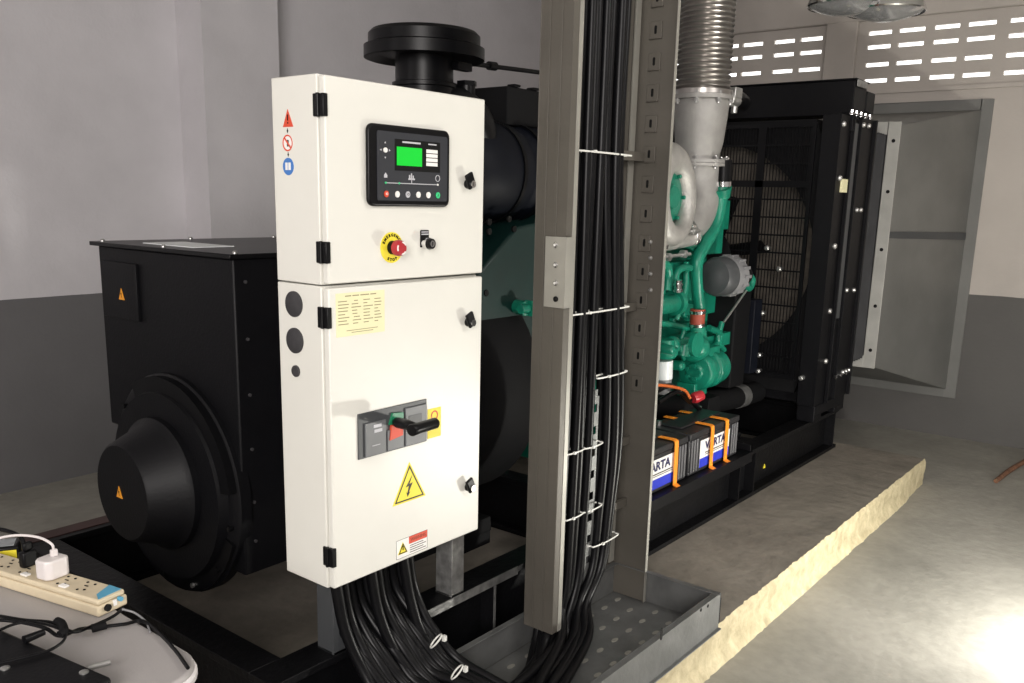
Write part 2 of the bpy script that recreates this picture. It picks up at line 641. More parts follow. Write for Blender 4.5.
MB().box((1.66, 1.676, ZT - .026), (2.18, 1.6795, ZT + .001)).build('worn_edge', 'worn_steel', sk, label='paint worn to bare steel along the top edge')
MB().box((2.063, 1.679, ZS + .02), (2.071, 1.6825, ZT - .03)).build('worn_edge', 'worn_steel', sk, label='bare steel edge of the stiffener')
MB().box((1.30, 1.70, ZT), (1.42, 1.80, ZT + .004)).build('frame_patch', 'worn_steel', sk, label='scuffed corner') if False else None
MB().box((1.21, 3.05, ZT + .0005), (1.66, 3.12, ZT + .003)).build('frame_patch', 'dull_red', sk, label='dull red patch')  # flat dull red patch on top of the far rail
p = at(764, 466, 'y', 1.735)
MB().prism([(p.x - .012, p.z - .010), (p.x + .012, p.z - .010), (p.x, p.z + .012)], 'y', 1.731, 1.7345).build('warning_label', 'label_yellow', sk)
# battery shelf on the near rail
mb = MB()
mb.box((2.75, 1.655, ZT + .002), (4.02, 2.0, ZT + .012)).box((2.75, 1.655, ZT - .04), (4.02, 1.664, ZT + .012)).box((4.012, 1.664, ZT + .012), (4.02, 2.0, ZT + .045))
mb.build('battery_shelf', 'black_coat', sk, bevel=.002)

# ================================================================== ALTERNATOR
al = thing('alternator', 'large black generator alternator with round end cover at the left of the base frame', 'alternator', (1.85, 2.45, .41))
XA = 1.42
mb = MB()
mb.prism([(2.098, .50), (2.79, .50), (2.79, .835), (2.832, .835), (2.832, 1.425), (2.098, 1.425)], 'x', XA, 2.16)
mb.build('housing', 'black_coat', al, bevel=.006)
mb = MB()
mb.box((XA - .02, 2.08, 1.425), (2.18, 2.848, 1.438))
mb.build('lid', 'black_satin', al, bevel=.002)
p = at(197, 245.5, 'z', 1.439)
p = at(188, 245, 'z', 1.4385)
MB().box((p.x - .07, p.y - .14, 1.4385), (p.x + .07, p.y + .14, 1.441)).build('nameplate', 'filter_white', al, label='plate lying on the lid, its glare painted white')  # white colour stands in for glare on the plate
for x, y in ((1.425, 2.81), (1.425, 2.45), (1.43, 2.10), (1.75, 2.83), (2.1, 2.83), (1.75, 2.10), (2.12, 2.10)):
    MB().lathe([(.008, 0), (.008, .004), (.004, .008), (0, .008)], (x, y, 1.438), (0, 0, 1), 10).build('screw', 'zinc', al)
for i, (x, z) in enumerate([(1.437, 1.36), (1.437, 1.2), (1.437, 1.04), (1.437, .88), (1.437, .72), (1.437, .6)]):
    MB().cyl((x + .02, 2.098, z), (x + .02, 2.093, z), .005, n=8).build('screw', 'plug_rubber', al)
# small access plate with a warning triangle
mb = MB()
a, b = at(101, 260, 'x', XA - .006), at(140, 322, 'x', XA - .006)
mb.box((XA - .0105, a.y - .004, b.z), (XA, b.y, a.z))
mb.build('access_plate', 'black_coat', al, bevel=.0015)
def tri_x(cx, cy, cz, w, h, par, x, bolt=True):
    t = MB().prism([(cy - w / 2, cz - h / 2), (cy + w / 2, cz - h / 2), (cy, cz + h / 2)], 'x', x, x - .0015).build('warning_triangle', 'label_orange', par, label='small orange warning triangle')
    m2 = MB()
    m2.prism([(cy + .1 * w, cz + .22 * h), (cy - .1 * w, cz - .02 * h), (cy + .02 * w, cz - .02 * h), (cy - .06 * w, cz - .32 * h), (cy + .14 * w, cz + .05 * h), (cy + .02 * w, cz + .05 * h)], 'x', x - .0015, x - .0022)
    m2.build('flash_symbol', 'ink_black', t)
    return t
p = at(121.5, 294, 'x', XA - .011)
tri_x(0, p.y, p.z, .034, .036, al, XA - .0105)
# end bell, ring and drum
cyd, czd, = 2.428, .716
mb = MB()
mb.lathe([(.30, -.02), (.345, -.02), (.345, .015), (.335, .022), (.30, .026), (.29, .055), (.0, .055)], (XA, cyd, czd), (-1, 0, 0), 56)
mb.build('end_bell', 'black_coat', al)
mb = MB()
for k in range(5):
    a = math.radians(28 + k * 3)
    pass
import itertools
def arc_pts(r0, r1, a0, a1, n=16):
    A_ = [(cyd + r0 * math.cos(a0 + (a1 - a0) * i / n), czd + r0 * math.sin(a0 + (a1 - a0) * i / n)) for i in range(n + 1)]
    B_ = [(cyd + r1 * math.cos(a0 + (a1 - a0) * i / n), czd + r1 * math.sin(a0 + (a1 - a0) * i / n)) for i in range(n + 1)]
    return A_ + B_[::-1]
MB().prism(arc_pts(.285, .338, math.radians(60), math.radians(172)), 'x', XA - .02, XA - .045).build('shroud_band', 'black_satin', al)
MB().prism(arc_pts(.285, .338, math.radians(-20), math.radians(-160)), 'x', XA - .02, XA - .032).build('shroud_band', 'black_satin', al)
for k in range(12):
    a = 2 * PI * k / 12 + .2
    MB().cyl((XA - .026, cyd + .318 * math.cos(a), czd + .318 * math.sin(a)), (XA - .040, cyd + .318 * math.cos(a), czd + .318 * math.sin(a)), .008, n=6).build('bolt', 'black_satin' if k % 4 else 'zinc', al)
dr = MB().lathe([(.205, .05), (.205, .075), (.184, .092), (.150, .178), (.142, .186), (0, .188)], (XA, cyd, czd + .012), (-1, 0, 0), 56).build('bearing_cover', 'black_coat', al)
p = at(119, 492, 'x', XA - .19)
tri_x(0, p.y, p.z, .034, .036, al, XA - .1885)
# lower casing and feet
mb = MB()
mb.lathe([(.40, 0), (.43, .03), (.43, .16)], (2.15, 2.43, .70 + .18), (1, 0, 0), 48)
mb.build('stator_drum', 'black_matt', al)
mb = MB()
for y in (1.88, 2.84):
    mb = MB()
    mb.box((1.78, y, ZT + .05), (2.28, y + .16, ZT + .10)).box((1.78, y, ZT), (1.9, y + .16, ZT + .05)).box((2.1, y, ZT), (2.28, y + .16, ZT + .05))
    mb.build('foot', 'black_matt', al, bevel=.003)

# ================================================================== ENGINE
en = thing('diesel_engine', 'green diesel engine standing between the alternator and the black radiator', 'engine', (3.5, 2.4, .41))
G, GD = 'engine_green', 'engine_green_shaded'
# rear housing plate seen between cabinet and cable ladder
mb = MB()
mb.prism([(2.35, 1.06), (3.05, 1.06), (3.05, 1.55), (2.95, 1.60), (2.80, 1.52), (2.62, 1.50), (2.35, 1.30)], 'y', 2.06, 2.72)
mb.build('rear_housing', GD, en, bevel=.01)
for px, py in ((489, 222), (489, 231.5), (509, 219), (514, 229), (486, 293)):
    q = at(px, py, 'y', 2.06)
    MB().cyl((q.x, 2.064, q.z), (q.x, 2.056, q.z), .012, n=12).build('bolt_hole', 'ink_black', en)
q = at(523, 309, 'y', 2.0)
mb = MB()
mb.cyl((q.x + .04, 2.08, q.z), (q.x + .02, 2.0, q.z), .028, n=14).cyl((q.x - .018, 2.0, q.z), (q.x + .035, 2.0, q.z), .018, n=12).cyl((q.x + .03, 2.0, q.z), (q.x + .045, 2.0, q.z), .034, n=6)
mb.build('elbow_fitting', G, en, bevel=.002)
mb = MB()
mb.lathe([(.43, 0), (.46, .01), (.47, .04), (.47, .34)], (2.32, 2.43, .88), (1, 0, 0), 48)
mb.build('flywheel_housing', 'black_matt', en)
# block
mb = MB()
mb.box((2.95, 2.14, .60), (4.55, 2.66, 1.06))
mb.box((3.0, 2.20, 1.06), (4.5, 2.60, 1.5))
mb.box((3.15, 2.25, .42), (4.3, 2.55, .6))
mb.build('cylinder_block', G, en, bevel=.015)
mb = MB()
for i in range(6):
    x = 3.02 + i * .25
    mb.box((x, 2.18, 1.5), (x + .22, 2.62, 1.62))
mb.build('rocker_covers', G, en, bevel=.02)
# black heat shield and charge air pipe above
mb = MB()
a, b = at(503, 88, 'y', 2.2), at(545, 124, 'y', 2.2)
mb.box((2.72, 2.2, 1.88), (3.45, 2.7, 2.02))
for k in range(6):
    mb.box((2.75 + k * .12, 2.19, 2.02), (2.79 + k * .12, 2.23, 2.03))
mb.build('heat_shield', 'black_matt', en, bevel=.006)
mb = MB()
mb.lathe([(0, 0), (.17, 0), (.185, .02), (.185, .30), (.17, .33), (.17, .36), (.185, .39), (.185, .7), (.17, .73), (0, .73)], (2.42, 2.25, 1.70), (1, 0, 0), 40)
mb.build('charge_air_cooler', 'black_blue', en)
mb = MB()
for x in (2.66, 2.80):
    mb.lathe([(.187, 0), (.192, 0), (.192, .018), (.187, .018)], (x, 2.25, 1.70), (1, 0, 0), 40, caps=False)
mb.build('band_clamp', 'black_satin', en)
mb = MB()
mb.tube([(2.28, 2.22, 1.90), (2.37, 2.19, 1.90), (2.48, 2.18, 1.86), (2.54, 2.2, 1.76)], [.10, .095, .088, .085], n=20, res=8)
mb.build('intake_hose', 'black_satin', en)
mb = MB()
mb.cyl((2.43, 2.15, 1.93), (2.43, 2.15, 2.0), .03, n=14).cyl((2.43, 2.15, 1.985), (2.43, 2.15, 2.0), .036, n=6)
mb.build('intake_sensor', 'black_satin', en)
# air cleaner mushroom
ac = MB().lathe([(.104, -.02), (.104, .105), (.110, .108), (.110, .120), (.099, .123), (.099, .205), (.150, .210), (.196, .196), (.205, .199), (.205, .236), (.190, .242), (.190, .274), (.178, .286), (.06, .296), (0, .296)], (2.29, 2.22, 1.86), (0, 0, 1), 56)
AIR = ac.build('air_cleaner', 'black_satin', en, label='round black mushroom-shaped air cleaner on top')
MB().box((2.33, 2.10, 2.025), (2.40, 2.13, 2.05)).build('clamp_screw', 'black_satin', AIR)
# breather rod at the top
mb = MB()
a, b, c = at(466, 63, 'y', 2.25), at(492, 66, 'y', 2.25), at(548, 73.5, 'y', 2.25)
dd = (c - a).normalized()
mb.cyl(a - dd * .12, c + dd * .9, .0085, n=10).cyl(b - dd * .02, b + dd * .02, .016, n=12).cyl(a - dd * .02, a + dd * .01, .014, n=10)
mb.build('breather_pipe', 'black_satin', en)

# --- exhaust on the near side
TC = Vector((4.08, 2.1, 0))
t = MB()
p_top = at(702, 96, 'y', 2.1)
p_bot = at(700, 160, 'y', 2.1)
m_ = mpp(p_top)
mb = MB()
mb.lathe([(.150, 0), (.150, -.02)], p_top, (0, 0, 1), 36)
p0 = p_top - Vector((0, 0, .02))
L = p0.z - p_bot.z
mb.lathe([(.128, 0), (.134, -.02), (.130, -.08), (.118, -.25 if L > .3 else -.2), (.106, -L + .03), (.106, -L)], p0, (0, 0, 1), 36)
mb.lathe([(.108, 0), (.142, 0), (.142, -.016), (.108, -.016)], p_bot, (0, 0, 1), 36)
CONE = mb.build('exhaust_cone', 'aluminium', en, label='dull metal exhaust cone')
mb = MB()
q = p_bot - Vector((0, 0, .02))
mb.lathe([(.142, .002), (.142, -.012), (.115, -.012)], q, (0, 0, 1), 36, caps=False)
mb.tube([q, q + Vector((-.0, 0, -.09)), q + Vector((-.035, -.02, -.19)), q + Vector((-.11, -.03, -.27)), q + Vector((-.20, -.03, -.32))], [.116, .114, .108, .100, .09], n=28, res=8)
mb.build('exhaust_elbow', 'aluminium', en)
for zc_, rr_ in ((p_top.z - .01, .139), (p_bot.z - .01, .130)):
    for k in range(8):
        a = 2 * PI * k / 8 + .3
        c = Vector((p_top.x if rr_ > .135 else p_bot.x, 2.1, zc_)) + Vector((math.cos(a), math.sin(a), 0)) * rr_
        MB().cyl(c - Vector((0, 0, .035)), c + Vector((0, 0, .028)), .007, n=8).cyl(c + Vector((0, 0, .01)), c + Vector((0, 0, .024)), .013, n=6).cyl(c - Vector((0, 0, .028)), c - Vector((0, 0, .013)), .013, n=6).build('flange_bolt', 'zinc', en)
mb = MB()
c = p_top + Vector((.15, -.09, .02))
mb.cyl(c + Vector((-.04, 0, -.03)), c + Vector((.05, 0, -.03)), .03, n=12).box(c + Vector((-.03, -.03, -.02)), c + Vector((.05, .03, .03))).cyl(c + Vector((.03, 0, -.09)), c + Vector((.03, 0, .02)), .016, n=10)
mb.build('flange_bracket', 'zinc', en, bevel=.004)
mb = MB()
mb.tube([c + Vector((.03, .05, -.02)), c + Vector((.2, .07, -.0)), c + Vector((.30, .08, -.01))], .042, n=16).cyl(c + Vector((.14, .06, -.01)), c + Vector((.17, .06, -.008)), .05, n=18)
mb.build('rubber_hose', 'black_satin', en)

# turbo: pale volute around the green compressor
tcn = at(668, 197, 'y', 1.98)
mb = MB()
pts = []
for k in range(20):
    a = 2 * PI * k / 20
    pts.append(tcn + Vector((math.cos(a) * .150, -.01 + .02 * math.sin(a), math.sin(a) * .170)))
mb.tube(pts, [.060 + .016 * math.sin(2 * PI * k / 20 - .8) for k in range(20)], n=18, res=4, closed=True)
mb.build('turbo_volute', 'cast_alu', en, label='pale cast volute of the turbocharger')
mb = MB()
mb.lathe([(0, .035), (.05, .035), (.055, .02), (.105, .015), (.125, .0), (.13, -.03), (.13, -.1)], tcn + Vector((0, .0, 0)), (0, -1, 0), 36)
for k in range(6):
    a = 2 * PI * k / 6
    c2 = tcn + Vector((math.cos(a) * .105, -.012, math.sin(a) * .105))
    mb.cyl(c2, c2 + Vector((0, -.02, 0)), .01, n=6)
mb.build('turbo_compressor', G, en, bevel=.002)

YA = 1.98
def E(px, py, y=YA): return at(px, py, 'y', y)
def R(px, y=YA): return px * mpp(E(700, 280, y))
# silver pipe with clamps below
mb = MB()
mb.cyl(E(650, 246), E(694, 237), R(8), n=20)
mb.build('coupling_pipe', 'cast_alu', en)
for (x1_, y1_) in ((658, 244), (690, 238)):
    c = E(x1_, y1_)
    dd = (E(694, 237) - E(650, 246)).normalized()
    MB().cyl(c - dd * .012, c + dd * .012, R(10), n=24).box(c + Vector((-.015, -.02, R(9))), c + Vector((.02, .02, R(13)))).build('v_clamp', 'chrome', en, bevel=.002)
for (ax_, ay_, bx_, by_) in ((662, 233, 700, 231), (664, 257, 690, 254)):
    MB().cyl(E(ax_, ay_, 1.93), E(bx_, by_, 1.93), R(1.6), n=8).cyl(E(ax_ + 2, ay_, 1.93), E(ax_ + 5, ay_, 1.93), R(4), n=6).cyl(E(bx_ - 8, by_, 1.93), E(bx_ - 5, by_, 1.93), R(4), n=6).build('stud', 'zinc', en)
# green water pipe snaking down to the hose
mb = MB()
mb.tube([E(722, 186), E(720, 205), E(715, 226), E(704, 246), E(697, 262), E(697, 285), E(700, 312)], [R(7.5), R(6.5), R(6.3), R(6.5), R(6.3), R(6), R(6)], n=18, res=8)
mb.tube([E(722, 198), E(721, 188)], [R(8), R(11)], n=18)
mb.build('water_pipe', G, en)
mb = MB()
mb.cyl(E(723, 186), E(724, 160), R(8), n=18)
mb.build('coolant_hose', 'black_satin', en)
MB().cyl(E(722.6, 186.5), E(722.8, 181.5), R(9), n=20).build('hose_clamp', 'chrome', en)
mb = MB()
mb.cyl(E(698, 309), E(697, 326), R(7.5), n=20)
HB = mb.build('silicone_hose', 'hose_brown', en, label='short red-brown hose joint')
MB().cyl(E(698, 310), E(698, 313), R(8.2), n=20).build('hose_clamp', 'chrome', HB)
MB().cyl(E(697, 323), E(697, 326), R(8.2), n=20).build('hose_clamp', 'chrome', HB)
# water pump body
mb = MB()
c = E(692, 347)
mb.sphere(c, 1, 24, (R(17), .09, R(15)))
mb.tube([E(697, 325), E(697, 335), E(694, 345)], [R(8), R(10), R(13)], n=18)
mb.cyl(E(686, 338), E(683, 356), R(7), n=14)
mb.lathe([(R(9), 0), (R(12), 0), (R(12), -.02), (R(9), -.02)], E(694, 344, 1.89), (0, 1, 0), 28)
mb.build('water_pump', G, en)
mb = MB()
# gear-drive housing, a ribbed drum lying along the engine
a_, b_ = E(697, 371), E(722, 364)
ax_ = Vector((1, 0, 0))
c = E(694, 372)
mb.lathe([(0, -.01), (R(8), -.01), (R(10), 0), (R(18), .005), (R(20), .02), (R(20), .06), (R(17), .065), (R(17), .12), (R(20), .125), (R(20), .16), (R(18), .165), (R(18), .24), (R(15), .25)], c, (1, 0, 0), 36)
mb.box((c.x + .05, c.y - .04, c.z + R(12)), (c.x + .2, c.y + .12, c.z + R(24)))
mb.box((c.x - .02, c.y - .02, c.z - R(26)), (c.x + .12, c.y + .08, c.z - R(12)))
mb.build('accessory_drive', G, en, bevel=.004)
for k in range(5):
    a = 2 * PI * k / 5 + .5
    MB().cyl(c + Vector((-.012, math.cos(a) * R(7), math.sin(a) * R(7))), c + Vector((-.025, math.cos(a) * R(7), math.sin(a) * R(7))), .012, n=6).build('bolt', G, en)
# bracket to the right of the pump
mb = MB()
mb.tube([E(709, 328), E(720, 334), E(716, 345), E(706, 350)], R(3.5), n=10)
mb.tube([E(722, 322), E(718, 340), E(724, 350)], R(3), n=10)
mb.box(E(706, 350, 2.0), E(726, 327, 2.1))
mb.build('pump_bracket', G, en, bevel=.004)
# left cluster: stub pipe, filter head, white filter
mb = MB()
mb.cyl(E(650, 307), E(674, 303), R(9), n=22).cyl(E(673, 303), E(677, 302.5), R(12), n=22)
mb.tube([E(648, 262), E(664, 264), E(668, 275), E(667, 290)], R(5), n=14)
mb.tube([E(676, 295), E(676, 275), E(682, 268), E(690, 268)], R(3.6), n=12)
mb.build('oil_pipe', G, en)
mb = MB()
mb.cyl(E(678, 280, 1.93), E(678, 292, 1.93), R(3.8), n=12).cyl(E(678, 283, 1.93), E(678, 285, 1.93), R(4.8), n=12).cyl(E(678, 289, 1.93), E(678, 291, 1.93), R(4.8), n=12)
mb.build('sensor', 'chrome', en)
mb = MB()
mb.lathe([(R(10), 0), (R(13), .02), (R(13), .05), (R(9), .06), (R(9), .09)], E(664, 358), (0, 0, 1), 24)
mb.box(E(655, 352, 1.95), E(676, 333, 2.08))
mb.sphere(E(672, 345), R(9), 16)
mb.lathe([(0, .012), (R(3), .01), (R(4.5), 0), (R(4.5), -.06)], E(672, 350, 1.90), (0, -1, 0), 14)
mb.lathe([(0, .012), (R(3), .01), (R(5), 0), (R(5), -.06)], E(682, 366, 1.95), (0, -1, 0), 14)
mb.tube([E(684, 330), E(680, 345), E(684, 360)], R(2.2), n=8)
mb.build('filter_head', G, en, bevel=.006)
mb = MB()
ct = E(663, 360)
mb.cyl(ct, E(662.5, 378), R(9.5), n=26)
FB = mb.build('fuel_filter', 'filter_white', en, label='white fuel filter canister')
MB().lathe([(R(9), 0), (R(8.5), -.06), (R(6), -.075), (0, -.075)], E(662.5, 378), (0, 0, 1), 26).build('water_bowl', 'filter_grey', FB)
# general green clutter behind
mb = MB()
random.seed(3)
for (px, py, w, h, dpt) in ((672, 225, 20, 14, 2.06), (706, 235, 10, 40, 2.1), (664, 280, 26, 40, 2.08), (690, 295, 30, 50, 2.1), (702, 340, 40, 40, 2.1), (668, 335, 26, 30, 2.07), (712, 215, 10, 30, 2.12)):
    mb.box(E(px - w / 2, py + h / 2, dpt), E(px + w / 2, py - h / 2, dpt + .08))
for k in range(26):
    px, py = random.uniform(652, 712), random.uniform(222, 350)
    c = E(px, py, 2.05)
    mb.cyl(c, c + Vector((0, -.03, 0)), random.uniform(.008, .016), n=6)
for (x1_, y1_, x2_, y2_) in ((700, 222, 690, 250), (708, 215, 706, 250), (686, 262, 676, 320), (655, 322, 690, 330)):
    mb.tube([E(x1_, y1_, 2.02), E((x1_ + x2_) / 2 + 4, (y1_ + y2_) / 2, 2.0), E(x2_, y2_, 2.02)], .016, n=8)
mb.build('front_gear_cover', G, en, bevel=.006)
# charging alternator (grey) with pulley
c = E(713, 277, 1.93)
mb = MB()
mb.lathe([(0, -.005), (.03, -.005), (.040, 0), (.085, .01), (.097, .03), (.097, .10)], c, (1, -.12, 0), 36)
mb.build('charging_alternator', 'grey_breaker_dark', en, label='round grey charging alternator')
mb = MB()
mb.lathe([(.098, .09), (.101, .10), (.101, .17), (.085, .19), (.03, .22), (.03, .26)], c, (1, -.12, 0), 36)
for k in range(14):
    a = 2 * PI * k / 14
    mb.box(Vector((c.x + .11, c.y - .02 + .097 * math.cos(a) - .006, c.z + .097 * math.sin(a) - .006)), Vector((c.x + .18, c.y - .02 + .097 * math.cos(a) + .010, c.z + .097 * math.sin(a) + .010)))
mb.build('alternator_case', 'filter_grey', en, bevel=.002)
MB().cyl(E(716, 277, 1.915), E(719, 272, 1.905), .005, n=6).build('mark', 'ink_black', en) if False else None
mb = MB()
mb.lathe([(.03, .25), (.05, .25), (.04, .27), (.05, .29), (.0, .29)], c, (1, -.12, 0), 24)
mb.build('pulley', 'black_satin', en)
mb = MB()
mb.tube([E(748, 272, 1.92), E(752, 280, 1.92), E(749, 288, 1.92), E(744, 284, 1.92)], [R(3), R(4), R(4), R(3)], n=12)
mb.build('adjuster_bracket', G, en)
mb = MB()
mb.cyl(E(748, 288, 1.92), E(724, 322, 1.92), .006, n=10)
mb.build('adjuster_rod', 'zinc', en)
# black fan drive cover and mounts
mb = MB()
mb.prism([(4.42, .62), (4.60, .62), (4.62, 1.15), (4.50, 1.25), (4.42, 1.2)], 'y', 1.98, 2.75)
mb.build('belt_guard', 'black_matt', en, bevel=.01)
mb = MB()
mb.lathe([(0, 0), (.06, 0), (.06, .04), (.16, .05), (.17, .08), (.08, .10), (.08, .22)], (4.84, 2.36, 1.31), (-1, 0, 0), 32)
mb.build('fan_hub', 'black_satin', en)
# engine foot and big lower coolant pipe
mb = MB()
mb.box((4.05, 1.84, ZT), (4.3, 2.3, ZT + .02)).prism([(4.08, ZT + .02), (4.28, ZT + .02), (4.24, .62), (4.12, .62)], 'y', 1.95, 2.3)
mb.build('engine_mount', 'black_matt', en, bevel=.004)
mb = MB()
mb.tube([(3.7, 2.12, .62), (4.1, 2.06, .57), (4.62, 2.03, .535), (4.88, 2.02, .53)], .062, n=20)
LH = mb.build('lower_coolant_pipe', 'black_matt', en)
MB().cyl((4.62, 2.03, .535), (4.70, 2.027, .533), .066, n=24).build('hose_clamp', 'zinc', LH)

# ================================================================== EXHAUST BELLOWS
mb = MB()
zb = p_top.z
prof = [(.148, .001), (.148, .022), (.118, .024)]
z = .03
r_in, r_out = .116, .134
while z < 1.0:
    for (rr, dz) in ((r_in, 0), (r_in + .004, .003), (r_out - .003, .006), (r_out, .0105), (r_out - .003, .015), (r_in + .004, .018)):
        prof.append((rr, z + dz))
    z += .0235
prof.append((r_in, z))
mb.lathe(prof, (p_top.x, 2.1, zb), (0, 0, 1), 40)
mb.build('exhaust_bellows', 'bellows_steel', label='ribbed steel exhaust bellows rising from the engine', cat='bellows')

# ================================================================== RADIATOR
ra = thing('radiator', 'tall black engine radiator with round fan opening at the far end of the base frame', 'radiator', (5.1, 2.4, .41))
YR = 1.66
YF = 3.14
XF = 4.84
ym = (YR + YF) / 2
# shroud plate with the round opening
def plate_hole(mb, x0, x1, ya, yb, za, zb, cy, cz, r, n=48):
    rect = []
    circ = []
    for i in range(n):
        t = 2 * PI * i / n
        c_, s_ = math.cos(t), math.sin(t)
        circ.append((cy + r * c_, cz + r * s_))
        k = min((yb - cy) / c_ if c_ > 1e-9 else 1e9, (ya - cy) / c_ if c_ < -1e-9 else 1e9, (zb - cz) / s_ if s_ > 1e-9 else 1e9, (za - cz) / s_ if s_ < -1e-9 else 1e9)
        rect.append((cy + k * c_, cz + k * s_))
    for x in (x0, x1):
        pass
    V = [[mb.bm.verts.new((x, *p)) for p in L_] for x in (x0, x1) for L_ in (rect, circ)]
    for i in range(n):
        j = (i + 1) % n
        mb._f([V[0][i], V[0][j], V[1][j], V[1][i]])
        mb._f([V[2][i], V[2][j], V[3][j], V[3][i]])
        mb._f([V[1][i], V[1][j], V[3][j], V[3][i]])
        mb._f([V[0][i], V[0][j], V[2][j], V[2][i]])
mb = MB()
plate_hole(mb, XF + .02, XF + .20, YR + .09, YF - .09, .56, 2.06, 2.37, 1.32, .62)
mb.build('fan_shroud', 'black_matt', ra)
# core with fins
mb = MB()
mb.box((5.12, YR + .02, .58), (5.2, YF - .02, 2.06))
mb.build('core', 'core_brown', ra)
mb = MB()
for k in range(70):
    z = .6 + k * .0208
    mb.box((5.112, YR + .03, z), (5.12, YF - .03, z + .004))
mb.build('core_fins', 'core_brown', ra)
# side assemblies: front flange, side plate, tinted strip
for s, y in ((1, YR), (-1, YF)):
    mb = MB()
    mb.box((XF, y, .50), (XF + .012, y + .10 * s, 2.08))
    mb.box((XF, y, .50), (XF + .17, y + .012 * s, 2.08))
    mb.box((XF + .158, y, .50), (XF + .17, y - .02 * s, 2.08))
    mb.box((XF + .30, y - .012 * s, .50), (XF + .52, y + .012 * s, 2.085))
    mb.box((XF + .50, y - .03 * s, .50), (XF + .52, y, 2.085))
    mb.box((XF + .17, y + .008 * s, .50), (XF + .30, y + .03 * s, 2.08))
    mb.build('side_panel', 'black_coat', ra, bevel=.002)
MB().box((XF + .175, YR + .0, .98), (XF + .285, YR + .0075, 2.05)).build('side_strip', 'grey_breaker_dark', ra, label='dark grey strip on the near side')
# top tank
mb = MB()
mb.box((5.0, YR + .0, 2.09), (5.20, YF - .0, 2.268)).box((4.98, YR - .015, 2.0), (5.02, YR + .05, 2.10))
mb.box((4.985, YR - .01, 2.268), (5.22, YF + .01, 2.276)).box((5.2, YR - .005, 2.12), (5.34, YR + .1, 2.23))
mb.build('top_tank', 'black_coat', ra, bevel=.006)
MB().box((5.01, YR - .004, 2.235), (5.17, YR - .012, 2.272)).build('tank_corner', 'worn_steel', ra, label='pale metal corner of the tank', bevel=.003)  # pale strip along the top of the tank's near side
mb = MB()
mb.box((4.86, YR, .44), (5.36, YR + .1, .5)).box((4.86, YF - .1, .44), (5.36, YF, .5)).box((4.86, YR, .405), (4.98, YR + .1, .44)).box((5.2, YR, .405), (5.36, YR + .1, .44)).box((4.86, YF - .1, .405), (5.36, YF, .44))
mb.box((4.9, YR + .1, .50), (5.2, YF - .1, .585))
mb.build('bottom_frame', 'black_coat', ra, bevel=.003)
# fan guard of fine wires in front of the opening
mb = MB()
XG = XF - .012
y = 1.80
while y < 3.02:
    mb.box((XG - .002, y, .66), (XG + .002, y + .0042, 2.02))
    y += .0185
for k in range(15):
    z = .66 + k * .097
    mb.box((XG - .007, 1.79, z), (XG - .002, 3.03, z + .009))
mb.box((XG - .012, 2.055, .66), (XG - .003, 2.10, 2.02)).box((XG - .012, 1.79, 1.70), (XG - .003, 3.03, 1.735))
mb.box((XG - .01, 1.78, .64), (XG + .004, 1.80, 2.04)).box((XG - .01, 3.02, .64), (XG + .004, 3.04, 2.04)).box((XG - .01, 1.8, .64), (XG + .004, 3.02, .66)).box((XG - .01, 1.8, 2.02), (XG + .004, 3.02, 2.04))
mb.build('fan_guard', 'black_satin', ra)
# fan blades at rest behind the guard
fh = MB().lathe([(0, 0), (.11, 0), (.12, .02), (.12, .09), (0, .09)], (XF + .04, 2.41, 1.31), (1, 0, 0), 32).build('fan', 'black_satin', ra)
mb = MB()
for k in range(6):
    M = Matrix.Translation((XF + .085, 2.41, 1.31)) @ Matrix.Rotation(2 * PI * k / 6 + .35, 4, 'X') @ Matrix.Rotation(math.radians(58), 4, 'Z')
    mb.box((-.006, -.06, .1), (.006, .06, .36), M)
mb.build('blade', 'black_matt', fh, bevel=.004)
# bright bolts down the side
def side_bolt(px, py, r=.016, y=YR):
    q = at(px, py, 'y', y)
    MB().lathe([(r, 0), (r, .008), (r * .7, .014), (0, .015)], (q.x, y, q.z), (0, -1, 0), 12).build('bolt', 'zinc', ra)
for px, py in ((840, 124), (836, 178), (831, 246), (826, 311), (822, 361)):
    side_bolt(px + 3, py, y=YR)
for px, py in ((864, 125), (869, 126), (857, 210), (861, 210), (847, 290), (854, 290), (851, 361), (843, 372), (846, 371), (849, 370)):
    side_bolt(px - 1, py, .014, YR - .012)
for k in range(5):
    q = at(852 + k * 4.4, 112 + k * 1.2, 'y', YR - .01)
    MB().cyl((q.x, YR - .01, 2.085), (q.x, YR - .01, 2.11), .010, n=8).cyl((q.x, YR - .01, 2.086), (q.x, YR - .01, 2.096), .014, n=6).build('bolt', 'chrome', ra)
for k in range(4):
    q = at(836 + k * 5, 377 - k * 2, 'y', YR - .02)
    MB().lathe([(.013, 0), (.013, .01), (0, .016)], (q.x, YR - .012, q.z), (0, -1, 0), 10).build('bolt', 'chrome', ra)
def face_bolt(px, py, x=XG - .012, r=.014):
    q = at(px, py, 'x', x)
    MB().lathe([(r, -.03), (r, .008), (r * .6, .014), (0, .014)], q, (-1, 0, 0), 10).build('bolt', 'zinc', ra)
for px, py in ((767, 248), (779, 269), (762, 313), (759, 355), (801, 378), (758, 371)):
    face_bolt(px, py)
q = at(845, 186, 'y', YR)
MB().box((q.x - .08, YR - .013, q.z - .035), (q.x + .03, YR - .0, q.z + .035)).build('sticker', 'sheet_yellow', ra, label='small pale yellow sticker')
# flat black cable box in front of the guard, bottom left
mb = MB()
a = at(741, 372, 'x', 4.72); b = at(757, 300, 'x', 4.72)
mb.box((4.70, b.y, a.z), (4.80, b.y + .16, b.z))
mb.build('guard_box', 'black_blue', ra, bevel=.004)

